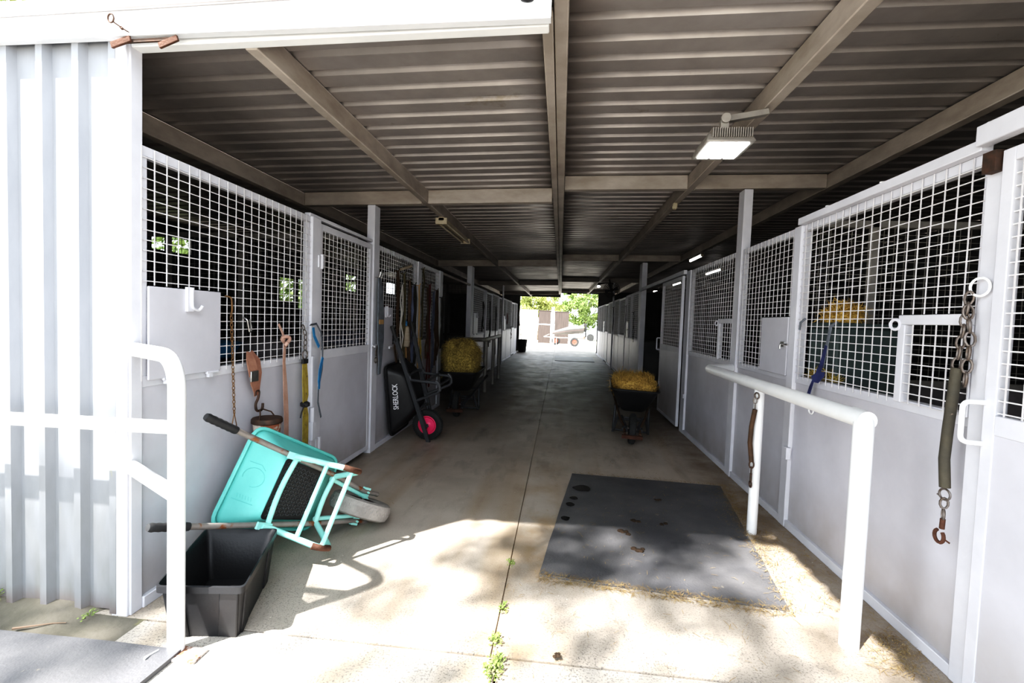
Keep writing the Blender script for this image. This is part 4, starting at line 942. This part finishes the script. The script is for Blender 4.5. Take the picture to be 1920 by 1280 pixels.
# tools in the dark open bay
for i, (y, z1, kind) in enumerate([(8.6, 1.95, 'broom'), (8.95, 2.05, 'pitchfork'), (9.35, 1.9, 'shovel'), (9.75, 2.0, 'broom'), (10.15, 1.9, 'rake')]):
    t = thing('long_handled_' + kind, ORD[i] + ' dark long-handled tool in the open tack bay, counting from the halter post', 'tool', (-2.75, y, 0))
    b = MB(); b.tube([(-2.62 - .02 * i, y, .28), (-2.8, y + .05, z1)], .017, 10); b.build('handle', M['brown'], t)
    b = MB(); x = -2.60 - .02 * i
    if kind in ('broom', 'rake'): b.box(x - .03, x + .03, y - .2, y + .2, .20, .28); [b.box(x - .02, x + .02, y - .195 + .04 * k, y - .175 + .04 * k, .01, .2) for k in range(10)]
    elif kind == 'shovel': b.loft([[V((x - .01, y - .12, .3)), V((x + .01, y - .12, .3)), V((x + .01, y + .12, .3)), V((x - .01, y + .12, .3))], [V((x + .02, y - .13, .15)), V((x + .035, y - .13, .15)), V((x + .035, y + .13, .15)), V((x + .02, y + .13, .15))], [V((x, y - .05, .005)), V((x + .012, y - .05, .005)), V((x + .012, y + .05, .005)), V((x, y + .05, .005))]])
    else:
        b.bar((x, y - .12, .30), (x, y + .12, .30), .02, .02); [b.tube([(x, y - .11 + .055 * k, .3), (x + .03, y - .11 + .055 * k, .15), (x, y - .11 + .055 * k, .005)], .006, 6) for k in range(5)]
    b.build('tool_head', M['dark'], t)
t = thing('rug_rack', 'dark horse rugs hung on a rail at the back of the open tack bay', 'rug rack', (-3.6, 9.4, 0))
b = MB(); b.tube([(-3.6, 8.3, 1.75), (-3.6, 10.5, 1.75)], .02, 8); [b.tube([(-3.6, y, 0), (-3.6, y, 1.75)], .02, 8) for y in (8.35, 10.45)]; b.build('stand', M['charcoal'], t)
for k, (y, m) in enumerate(((8.75, 'cloth'), (9.4, 'maroon'), (10.05, 'dark'))):
    b = MB(); vs = []
    for j in range(9):
        for i in range(13):
            u = i / 12; z = 1.775 - abs(j - 4) / 4 * 1.1; vs.append((-3.6 + (j - 4) * .02 + .02 * math.sin(u * 14 + k), y - .28 + .56 * u, z))
    b.add(vs, [(j * 13 + i, j * 13 + i + 1, (j + 1) * 13 + i + 1, (j + 1) * 13 + i) for j in range(8) for i in range(12)]); b.build('rug', M[m], t, solid=.01)
# inside the stall behind the first panel
t = thing('feed_bench', 'dusty bench with cloths inside the stall behind the hatch panel', 'bench', (-3.2, 4.2, 0))
b = MB(); b.box(-4.6, -2.35, 3.75, 4.6, .98, 1.04); b.build('bench_top', M['bench'], t)
for x in (-4.5, -2.45):
    for y in (3.82, 4.52): b = MB(); b.box(x - .04, x + .04, y - .04, y + .04, 0, .98); b.build('leg', M['bench'], t)
def cushion(name, c, s, m, label, cat, seed):
    b = MB(); n = 14; vs = []
    for j in range(9):
        for i in range(n):
            a, v = 2 * PI * i / n, -PI / 2 + PI * j / 8; k = 1 + .25 * noise.noise(V((math.cos(a) + seed, math.sin(a), v)))
            f = lambda q: math.copysign(abs(q) ** .6, q)
            vs.append((c[0] + s[0] * f(math.cos(a)) * abs(math.cos(v)) ** .6 * k, c[1] + s[1] * f(math.sin(a)) * abs(math.cos(v)) ** .6 * k, c[2] + s[2] * (f(math.sin(v)) + 1) * k))
    b.add(vs, [(j * n + i, j * n + (i + 1) % n, (j + 1) * n + (i + 1) % n, (j + 1) * n + i) for j in range(8) for i in range(n)])
    return tag(b.build(name, M[m]), label, cat)
cushion('folded_rug', (-3.3, 4.15, 1.045), (.26, .25, .09), 'blueweb', 'blue folded rug on the dusty bench inside the hatch-panel stall', 'rug', 1)
cushion('folded_rug', (-2.72, 4.2, 1.045), (.24, .25, .11), 'bench', 'grey folded rug on the dusty bench, by the mesh door side', 'rug', 2)
cushion('folded_rug', (-2.55, 5.5, 1.1), (.3, .5, .10), 'cloth', 'dark blue rug lying behind the hinged mesh door', 'rug', 3)
b = MB(); b.box(-2.95, -2.2, 5.0, 6.2, 0, 1.1); tag(b.build('storage_box', M['dark'], bevel=.02), 'dark storage box inside the stall behind the hinged mesh door', 'box')

# ------------------------------------------------------------------ hitching-rail side extras
t = thing('hose_chain_tie', 'long chain and hose tie with a snap hook on the near jamb post', 'chain tie', (1.73, 2.22, 1.2))
x = 1.725
b = MB(); ring(b, (1.742, 2.19, 1.722), .038, .0055, (1, .25, 0)); b.build('wall_ring', M['rail'], t)
b = MB(); chain_links(b, [(x, 2.215, 1.70), (x, 2.228, 1.61), (x - .01, 2.245, 1.37)], .046, .0050, .015); b.build('chain', M['chain'], t)
b = MB(); chain_links(b, [(x, 2.222, 1.645), (x + .006, 2.205, 1.50), (x + .004, 2.212, 1.30)], .050, .0055, .017); b.build('hanging_chain_end', M['chain'], t)
b = MB(); b.tube([(x - .012, 2.238, 1.375), (x - .014, 2.245, 1.25), (x - .016, 2.255, 1.10), (x - .016, 2.262, .97), (x - .012, 2.252, .845)], .0205, 12); b.build('hose', M['hose'], t)
b = MB(); ring(b, (x - .012, 2.25, .815), .024, .005, (1, .2, 0)); chain_links(b, [(x - .012, 2.25, .80), (x - .012, 2.25, .70)], .038, .005, .014); b.tube([(x - .012, 2.275, .80), (x - .012, 2.29, .803)], .004, 6); b.build('lower_chain', M['chain'], t)
b = MB(); b.tube([(x - .012, 2.25, .705), (x - .012, 2.252, .66)], .010, 10); b.tube([(x - .012, 2.252 + .0 + .026 * math.sin(q) + .012, .622 + .028 * math.cos(q)) for q in [.5 + 5.1 * k / 14 for k in range(15)]], .0075, 8); b.tube([(x - .012, 2.24, .62), (x - .005, 2.215, .612)], .004, 6); b.build('snap_hook', M['rust'], t)
t = thing('hose_chain_tie', 'short brown hose tie on the inner post of the hitching rail', 'chain tie', (1.43, 3.6, .7))
x = 1.425
b = MB(); ring(b, (1.435, 3.59, 1.03), .022, .006, (1, .3, 0)); chain_links(b, [(x, 3.59, 1.015), (x, 3.585, .93)], .034, .0045, .012); b.build('chain', M['chain'], t)
b = MB(); b.tube([(x, 3.585, .93), (x - .012, 3.60, .80), (x - .014, 3.605, .68), (x - .002, 3.59, .545)], .0165, 10); b.build('hose', M['brown'], t)
b = MB(); chain_links(b, [(x, 3.59, .545), (x, 3.59, .46)], .042, .0055, .015); b.tube([(x, 3.59, .46), (x, 3.59, .405)], .009, 8); b.tube([(x, 3.59 + .019 * math.sin(q), .38 + .022 * math.cos(q)) for q in [2 * PI * k / 12 for k in range(12)]], .006, 8, closed=True); b.build('snap_hook', M['ironrust'], t)
b = MB(); ring(b, (1.765, 3.50, .955), .021, .005, (1, .2, .1)); tag(b.build('tie_ring', M['rail']), 'small white ring on the stall panel behind the thick hitching rail', 'ring')
t = thing('feed_bin', 'grey-green feed bin behind the mesh with hay heaped on top', 'feed bin', (2.05, 3.55, 0))
b = MB(); b.box(1.86, 2.28, 3.42, 3.80, 0, 1.54); b.build('bin_body', M['green_bin'], t, bevel=.015)
b = MB(); b.box(1.85, 2.29, 3.41, 3.81, 1.54, 1.575); b.build('bin_rim', M['green_bin'], t, bevel=.008)
straw_heap('hay_heap', 'golden hay heap on the feed bin inside the wire-hatch stall', 'hay', (1.99, 3.60, 1.58), .09, .12, 1.578, .13, 1500, M['straw'], 2.2, L=(.04, .11), seed=8)
straw_heap('hay_scrap', 'scraps of hay on the mesh ledge in front of the feed bin', 'hay', (1.865, 3.56, 1.174), .03, .18, 1.174, .06, 380, M['straw_b'], 2.0, L=(.03, .06), seed=9)
t = thing('ribbon_tie', 'navy ribbon knotted to the mesh in front of the feed bin', 'ribbon', (1.76, 3.4, 1.3))
b = MB(); b.ribbon([(1.80, 3.31, 1.58), (1.765, 3.32, 1.55), (1.76, 3.35, 1.40), (1.765, 3.39, 1.27)], [.03, .035, .03, .03], .003); b.build('upper_ribbon', M['greyweb'], t)
b = MB(); b.ribbon([(1.76, 3.35, 1.42), (1.755, 3.39, 1.28), (1.755, 3.44, 1.19)], [.03, .04, .06], .003); b.ribbon([(1.755, 3.34, 1.23), (1.745, 3.40, 1.20), (1.75, 3.48, 1.18)], [.03, .08, .04], .004); b.ribbon([(1.75, 3.455, 1.19), (1.745, 3.485, 1.12), (1.74, 3.50, 1.06)], [.02, .035, .04], .003); b.build('knot_and_tails', M['navy'], t)
b = MB(); b.tube([(1.765, 3.73, 1.52), (1.755, 3.70, 1.57), (1.765, 3.655, 1.60)], .008, 6); tag(b.build('bale_hook', M['greyweb']), 'grey hook end poking through the mesh beside the white post', 'hook')
# bay beyond the sliding door
t = thing('wash_tub', 'pale tub on a dark stand in the bay beyond the sliding door', 'tub', (2.4, 9.6, 0))
b = MB(); b.loft([[V((2.1 + .7 * u, 9.2 + .9 * v, .86)) for u, v in ((0, 0), (1, 0), (1, 1), (0, 1))], [V((2.02 + .86 * u, 9.1 + 1.1 * v, 1.05)) for u, v in ((0, 0), (1, 0), (1, 1), (0, 1))]]); b.build('tub', M['lamp_grey'], t)
for x in (2.15, 2.75):
    for y in (9.25, 10.05): b = MB(); b.box(x - .03, x + .03, y - .03, y + .03, 0, .87); b.build('leg', M['charcoal'], t)

# ------------------------------------------------------------------ lights and fittings
t = thing('floodlight', 'lit square LED floodlight bracketed to the purlin', 'floodlight', (1.0, 3.24, 2.65))
b = MB(); b.hexa([(.845, 3.07, 2.655), (1.145, 3.07, 2.655), (1.145, 3.43, 2.655), (.845, 3.43, 2.655)], [(.865, 3.10, 2.715), (1.125, 3.10, 2.715), (1.125, 3.40, 2.715), (.865, 3.40, 2.715)]); b.build('housing', M['lamp_grey'], t, bevel=.01)
for k in range(3):
    b = MB(); x = .872 + .0845 * k; b.box(x, x + .0715, 3.105, 3.375, 2.648, 2.656); b.build('led_panel', M['led'], t)
b = MB()
for k in range(18): b.box(.88 + .0135 * k, .886 + .0135 * k, 3.066, 3.40, 2.68, 2.735)
b.build('cooling_fin', M['lamp_grey'], t)
b = MB(); b.bar((.96, 3.12, 2.70), (.96, 3.12, 2.80), .035, .05, up=(1, 0, 0)); b.lathe([(.03, -.01), (.03, .01)], (.96, 3.09, 2.80), (0, 1, 0), 14); b.bar((.96, 3.12, 2.80), (1.225, 3.16, 2.86), .05, .035); b.build('bracket', M['lamp_grey'], t, bevel=.003)
b = MB(); b.tube([(1.10 + .012 * math.cos(q * 2), 3.50 + .03 * math.sin(q), 2.78 - .012 * q) for q in [k * .6 for k in range(14)]], .006, 6); b.tube([(1.1, 3.42, 2.70), (1.11, 3.5, 2.78), (1.24, 3.55, 2.9)], .006, 6); b.build('cable', M['rubber'], t)
b = MB(); b.lathe([(.022, -.05), (.035, -.03), (.028, 0), (.036, .03), (.022, .05)], (1.235, 3.78, 2.86), (.4, .2, 1), 14); tag(b.build('insulator', M['yellowbit']), 'yellow-brown insulator knob on the purlin under the floodlight', 'insulator')
b = MB(); b.lathe([(.02, -.04), (.03, -.02), (.026, 0), (.03, .02), (.02, .04)], (1.235, 5.6, 2.87), (.2, .2, 1), 12); tag(b.build('insulator', M['cream']), 'pale insulator knob on the purlin past the first rafter', 'insulator')
def batten(label, x, y0, y1, z, lit, twin=False):
    t = thing('batten_light', label, 'batten light', (x, (y0 + y1) / 2, z))
    b = MB(); b.box(x - .035, x + .035, y0, y1, z - .045, z); b.build('housing', M['cream' if not lit else 'lamp_grey'], t, bevel=.004)
    for dx in ((-.045, .045) if twin else (0,)):
        b = MB(); b.tube([(x + dx, y0 + .02, z - .066), (x + dx, y1 - .02, z - .066)], .016 if not lit else .019, 10); b.build('tube', M['tube' if lit else 'cream'], t)
    for y in (y0 + .015, y1 - .015): b = MB(); b.box(x - .07 if twin else x - .022, x + .07 if twin else x + .022, y - .015, y + .015, z - .085, z - .01); b.build('end_cap', M['cream'], t)
batten('unlit cream twin batten light on the purlin over the tack', -1.49, 5.7, 7.2, 2.735, False, True)
batten('lit batten tube under the purlin above the sliding door bay, largest of the row', 2.58, 9.25, 10.1, 2.914, True)
batten('lit batten tube showing through the small wire hatch panel mesh', 3.69, 11.6, 12.8, 2.94, True)
batten('lit batten tube showing through the inner sliding door mesh', 3.69, 15.3, 16.45, 2.94, True)
batten('smallest lit batten tube, deep in the dark bay past the sliding door', 3.69, 18.5, 19.8, 2.94, True)
t = thing('spot_lamp', 'small lit lamp on a dark arm near the far end of the roof', 'lamp', (1.25, 16.6, 2.8))
b = MB(); b.bar((1.25, 16.6, 2.9), (1.25, 16.6, 2.80), .05, .05, up=(1, 0, 0)); b.tube([(1.25, 16.6, 2.86), (1.5, 16.6, 2.92), (1.75, 16.6, 2.88)], .03, 8); b.build('arm', M['dark'], t)
b = MB(); b.lathe([(.03, .06), (.07, 0), (.075, -.01)], (1.24, 16.52, 2.80), (0, .3, 1), 16); b.build('lamp_shade', M['dark'], t)
b = MB(); b.lathe([(.01, -.05), (.05, -.04), (.06, -.01), (.04, .01)], (1.24, 16.52, 2.79), (0, .3, 1), 14); b.build('bulb', M['tube'], t)
t = thing('wall_fan', 'dark caged fan up on the purlin near the far exit', 'fan', (1.62, 15.9, 2.6))
b = MB()
for k in range(5): ring(b, (1.62, 15.9, 2.62), .06 + .05 * k, .006, (-.2, -1, -.2), 24)
for k in range(12):
    a = 2 * PI * k / 12; b.tube([(1.62, 15.9, 2.62), (1.62 + .26 * math.cos(a), 15.88, 2.62 + .26 * math.sin(a))], .005, 5)
b.build('cage', M['dark'], t)
for k in range(4):
    a = PI / 2 * k + .3; b = MB(); c = V((1.62, 15.96, 2.62)); d = V((math.cos(a), 0, math.sin(a))); e = V((-d.z, 0, d.x)); b.add([c + d * .03 - e * .03, c + d * .22 - e * .06, c + d * .22 + e * .06 + V((0, .03, 0)), c + d * .03 + e * .03 + V((0, .02, 0))], [(0, 1, 2, 3)]); b.build('blade', M['charcoal'], t, solid=.004)
b = MB(); b.lathe([(.05, -.06), (.06, 0), (.05, .08)], (1.62, 16.02, 2.62), (0, 1, 0), 14); b.bar((1.62, 16.05, 2.62), (1.55, 16.1, 2.98), .05, .05, up=(0, 1, 0)); b.build('motor', M['dark'], t)
b = MB(); b.box(.27, .46, 23.38, 23.44, 2.86, 2.98); b.box(.35, .38, 23.4, 23.48, 2.98, 3.04); tag(b.build('hanging_sign', M['dark'], bevel=.01), 'small dark plate hanging at the top of the far exit', 'plate')
t = thing('security_dome', 'dark round fitting under the ridge end of the white fascia', 'fitting', (-.185, 1.95, 2.83))
b = MB(); b.lathe([(.001, -.045), (.025, -.038), (.042, -.015), (.045, .01), (.045, .04)], (-.185, 1.95, 2.835), (0, -.25, 1), 20); b.build('dome', M['rubber'], t)
b = MB(); b.lathe([(.055, .03), (.06, .04), (.06, .07)], (-.185, 1.955, 2.83), (0, -.25, 1), 20); b.box(-.22, -.15, 1.96, 2.0, 2.86, 2.93); b.build('mount', M['lamp_grey'], t)
b = MB(); b.tube([(-.045, 1.975, 2.83), (-.02, 1.93, 2.90), (.03, 1.88, 3.0)], [.045, .05, .055], 12); tag(b.build('pipe_wrap', M['cream']), 'rust-stained wrapped pipe end beside the ridge purlin', 'pipe')
t = thing('screw_eye', 'rusty eye hook sticking out of the white fascia above the corner', 'hook', (-2.05, 1.98, 2.85))
b = MB(); ring(b, (-2.055, 1.99, 2.80), .018, .004, (.2, 1, .1)); b.tube([(-2.045, 1.992, 2.785), (-2.015, 2.01, 2.765), (-2.0, 2.03, 2.757)], .0035, 6); b.lathe([(.007, -.006), (.007, .006)], (-2.02, 2.008, 2.767), (.7, 0, -.7), 8); b.build('eye', M['ironrust'], t)
t = thing('gate_latch', 'two rusty latch plates under the fascia over the corner trim', 'latch', (-1.95, 2.05, 2.78))
b = MB(); b.bar((-2.085, 2.022, 2.70), (-1.99, 2.022, 2.728), .012, .028); b.build('latch_plate', M['rust'], t, bevel=.002)
b = MB(); b.bar((-1.855, 2.03, 2.697), (-1.765, 2.03, 2.73), .012, .026); b.build('latch_plate', M['rust'], t, bevel=.002)
b = MB(); b.bar((-2.05, 2.035, 2.722), (-1.80, 2.035, 2.728), .012, .014); b.build('latch_bar', M['ironrust'], t)

# ------------------------------------------------------------------ far end and outdoors
t = thing('bucket', 'tall black bucket with a broom in it beside the far exit', 'bucket', (-1.86, 23.0, 0))
b = MB(); b.lathe([(.17, .0), (.18, .01), (.25, .58), (.265, .58), (.265, .61), (.24, .61), (.165, .03)], (-1.82, 23.0, 0), n=24); b.build('bucket_body', M['black'], t)
t = thing('yard_broom', 'long broom leaning out of the black bucket by the far exit', 'broom', (-1.95, 23.0, .3))
b = MB(); b.tube([(-1.80, 23.0, .10), (-2.02, 22.85, 1.75)], .016, 8); b.build('handle', M['wood'], t)
b = MB(); b.box(-2.06, -2.0, 22.7, 23.0, 1.72, 1.80); [b.box(-2.055, -2.005, 22.71 + .03 * k, 22.725 + .03 * k, 1.8, 1.9) for k in range(10)]; b.build('brush_head', M['dark'], t)
def far_panel(x0, x1, y, z1, m, label, name='boundary_fence'):
    b = MB(); b.box(x0, x1, y, y + .12, -.12, z1); b.box(x0 - .03, x1 + .03, y - .02, y + .14, z1, z1 + .05); return tag(b.build(name, M[m], bevel=.01), label, 'boundary fence')
far_panel(-6.5, -1.75, 36.0, 2.32, 'concrete_wall', 'long pale wall panel beyond the far exit, bucket side')
far_panel(-1.66, -.76, 36.0, 2.30, 'sleeper', 'brown weathered panel beyond the exit, between pale wall and white post')
far_panel(-.70, -.50, 35.95, 2.55, 'concrete_wall', 'white post between the two brown panels beyond the exit', 'concrete_post')
far_panel(-.46, .60, 36.0, 2.25, 'sleeper', 'brown weathered panel beyond the exit, behind the boat')
t = thing('pipe_fence', 'white pipe fence in front of the pale wall beyond the far exit', 'fence', (-1.8, 33.5, 0))
b = MB(); b.tube([(-5, 33.5, 1.35), (-.45, 33.5, 1.30)], .035, 8); b.build('rail', M['rail'], t)
for x in (-3.4, -1.95, -.45): b = MB(); b.tube([(x, 33.5, -.12), (x, 33.5, 1.36)], .04, 8); b.build('post', M['rail'], t)
# boat on a trailer
t = thing('boat', 'small covered boat tilted on its trailer beyond the far exit', 'boat', (.6, 33.2, .5))
secs = []
for k in range(11):
    u = k / 10; x = -.55 + 2.15 * u; z = .70 + .26 * u; hw = .42 * min(1, (u * 2.2) ** .6 + .08); d = .38 * min(1, .35 + u * 1.2)
    secs.append([V((x, 33.2 + hw * c, z + d * s)) for c, s in ((-1, .55), (-.6, .95), (0, 1.05), (.6, .95), (1, .55), (.95, .2), (.55, -.3), (0, -.45), (-.55, -.3), (-.95, .2))])
b = MB(); b.loft(secs); b.build('hull', M['boat'], t)
b = MB()
for k in range(10):
    b.bar(secs[k][9] + V((0, -.01, 0)), secs[k + 1][9] + V((0, -.01, 0)), .02, .05)
b.build('rub_strip', M['boatside'], t)
b = MB(); b.box(1.66, 1.80, 33.15, 33.27, .95, 1.45); b.tube([(1.73, 33.2, .95), (1.76, 33.2, .5)], .04, 8); b.box(1.58, 1.68, 33.1, 33.3, .9, 1.0); b.build('outboard_motor', M['rubber'], t, bevel=.02)
t = thing('boat_trailer', 'two-wheeled trailer under the covered boat', 'trailer', (.5, 33.2, 0))
b = MB(); b.bar((-1.15, 33.2, .46), (1.7, 33.2, .42), .07, .07); b.bar((-.2, 32.8, .42), (1.5, 32.8, .50), .05, .06); b.bar((.98, 32.6, .22), (.98, 33.8, .22), .06, .06); b.bar((-1.15, 33.2, .46), (-.75, 33.2, .66), .05, .05); b.bar((1.0, 33.2, .25), (2.0, 33.2, .30), .04, .04); b.bar((.4, 33.2, .42), (.4, 33.2, .52), .06, .06, up=(1, 0, 0)); b.bar((-.25, 33.2, .42), (-.25, 33.2, -.12), .05, .05, up=(1, 0, 0)); b.build('chassis', M['rustgrey'], t)
for y, x in ((32.58, .98), (33.85, -.3)):
    wl = thing('wheel', None, None); wl.parent = t; wl.location = (0, 0, 0); ORG[wl.name] = ORG[t.name]
    b = MB(); b.lathe([(.17, -.07), (.27, -.075), (.30, -.04), (.30, .04), (.27, .075), (.17, .07)], (x, y, .18), (0, 1, 0), 24, False); b.build('tyre', M['tyreblack'], wl)
    b = MB(); b.lathe([(.04, -.075), (.05, -.06), (.15, -.05), (.175, -.065), (.175, .06), (.04, .07)], (x, y, .18), (0, 1, 0), 20); b.build('wheel_rim', M['orange'], wl)
# parked car past the exit
t = thing('car', 'silver car parked far beyond the exit, behind the boat', 'car', (3.0, 44, 0))
b = MB(); prof = [(0, .35), (.1, .75), (.9, .92), (1.5, 1.38), (2.9, 1.42), (3.6, .98), (4.2, .9), (4.3, .4)]
b.loft([[V((1.9 + x, 44 + s * (.85 if z < 1 else .65), z - .1)) for x, z in prof] for s in (-1, 1)]); b.build('body', M['car'], t, bevel=.05)
b = MB(); b.loft([[V((1.9 + x, 44 + s * .78, z - .1)) for x, z in ((1.1, .95), (1.58, 1.32), (2.8, 1.34), (3.3, 1.0))] for s in (-1, 1)]); b.build('car_window', M['glass'], t)
for x in (2.7, 5.4): b = MB(); b.lathe([(.2, -.1), (.32, -.1), (.32, .1), (.2, .1)], (x, 43.18, .2), (0, 1, 0), 20); b.build('wheel', M['tyreblack'], t)

def tree(label, base, h, cr, n, m, seed, trunk_r=.12, clumps=40, leaf=.09, cz=.62, sx=1.0, flat=.6, sub=None):
    rng = random.Random(seed); x, y, z = base
    t = thing('tree', label, 'tree', base)
    b = MB(); b.tube([(x, y, z), (x + .1, y, z + h * .3), (x - .05, y + .1, z + h * .6), (x, y, z + h * .9)], [trunk_r, trunk_r * .8, trunk_r * .55, trunk_r * .15], 10)
    cs = []
    for k in range(clumps):
        while True:
            p = V((rng.uniform(-1, 1), rng.uniform(-1, 1), rng.uniform(-1, 1)))
            if p.length < 1: break
        cs.append(V((x + p.x * cr * sx, y + p.y * cr, z + h * cz + p.z * cr * flat)))
    for c in cs[::3]:
        s0 = V((x, y, z + h * rng.uniform(.35, .6))); b.tube([s0, s0.lerp(c, .5) + V((0, 0, .15)), c], [trunk_r * .35, trunk_r * .2, .012], 6)
    b.build('trunk', M['bark'], t)
    b = MB()
    for c in cs:
        r = cr * rng.uniform(.13, .24)
        for _ in range(n // clumps):
            p = c + V((rng.gauss(0, .5), rng.gauss(0, .5), rng.gauss(0, .4))) * r
            nr = V((rng.uniform(-1, 1), rng.uniform(-1, 1), rng.uniform(-.2, 1))).normalized(); u = nr.orthogonal().normalized(); u = Matrix.Rotation(rng.uniform(0, 6.28), 3, nr) @ u; w_ = nr.cross(u); s = leaf * rng.uniform(.6, 1.3)
            b.add([p - u * s, p - w_ * s * .45, p + u * s, p + w_ * s * .45], [(0, 1, 2, 3)])
    b.build('crown', M[m], t, smooth=False); return t
tree('pale green tree above the brown panels beyond the far exit', (-1.9, 41, -.1), 5.5, 2.1, 4200, 'leaf2', 1, clumps=46, leaf=.13)
tree('large yellow-green tree behind the boat beyond the far exit', (2.3, 46.5, -.1), 7.0, 2.75, 8000, 'leaf', 2, clumps=70, leaf=.15, cz=.5, flat=.95)
tree('small grey-green tree behind the pale wall beyond the far exit', (-4.2, 43, -.1), 4.2, 1.2, 1500, 'leaf', 3, clumps=26, leaf=.11)
tree('leafy tree beside the shed, branches showing over the white fascia', (-12.6, 10.5, -.1), 11.0, 4.4, 9000, 'leaf2', 4, trunk_r=.22, clumps=80, leaf=.14, cz=.76, sx=1.25)
tree('tree by the open yard that dapples the concrete with its shade', (-3.9, -4.0, -.1), 10.6, 3.2, 4200, 'leaf', 9, trunk_r=.18, clumps=34, leaf=.12, cz=.86, flat=.28, sx=1.0)
tree('second tree by the open yard, dappling the ribbed wall and the outer mat', (-8.2, -4.2, -.1), 10.4, 2.3, 2600, 'leaf', 6, trunk_r=.16, clumps=24, leaf=.12, cz=.86, flat=.28)
for k, (x, y, r) in enumerate(((-8.0, 6.6, 1.2), (-8.9, 10.6, 1.35), (-8.7, 14.0, 1.25), (-8.6, 17.4, 1.25))):
    b = MB(); rng = random.Random(50 + k)
    for _ in range(3000):
        an = rng.uniform(0, 2 * PI); rr = math.sqrt(rng.random()); p = V((x + math.cos(an) * rr * r, y + math.sin(an) * rr * r * 1.25, 1.9 + rng.uniform(-2.0, 2.4))); nr = V((rng.uniform(-1, 1), rng.uniform(-1, 1), rng.uniform(-.2, 1))).normalized(); u = nr.orthogonal().normalized(); w_ = nr.cross(u); s = rng.uniform(.06, .14)
        b.add([p - u * s, p - w_ * s * .5, p + u * s, p + w_ * s * .5], [(0, 1, 2, 3)])
    tag(b.build('shrub', M['leafdark' if k % 2 else 'leaf'], smooth=False), ORD[k] + ' sunlit shrub seen through the shed wall openings, from the hatch panel inward', 'shrub')

# ------------------------------------------------------------------ groups of repeats
GR = {'purlin': 'steel purlins under the roof', 'rafter': 'cross rafters under the roof', 'support_post': 'posts along the stall fronts', 'door_jamb_post': 'posts along the stall fronts',
      'stall_panel': 'mesh-topped stall panels', 'stall_door': 'mesh stall doors', 'sliding_stall_door': 'sliding stall doors', 'partition_panel': 'wire partitions between stalls', 'wheelbarrow': 'wheelbarrows in the aisle',
      'rubber_mat': 'rubber mats', 'dung_clod': 'dung clods on the mat and concrete', 'weed': 'small weeds', 'hitching_rail': 'tubular hitching rails', 'halter': 'halters hung on the mesh', 'lead_rope': 'ropes hung on the mesh',
      'rein_strap': 'straps hung on the mesh', 'folded_rug': 'folded rugs in the stalls', 'batten_light': 'batten lights', 'insulator': 'insulator knobs on the purlin', 'tree': 'trees outside', 'shrub': 'shrubs outside the shed',
      'boundary_fence': 'panels beyond the exit', 'hose_chain_tie': 'hose and chain ties', 'head_rail': 'rails over the stall openings', 'door_track': 'sliding door tracks'}
cnt = {}
for o in COL.objects:
    if o.parent is None and o.get('category'):
        k = o.name.split('.')[0]; cnt.setdefault(k, []).append(o)
for k, os_ in cnt.items():
    if k in GR and len(os_) > 1:
        for o in os_: o['group'] = GR[k]
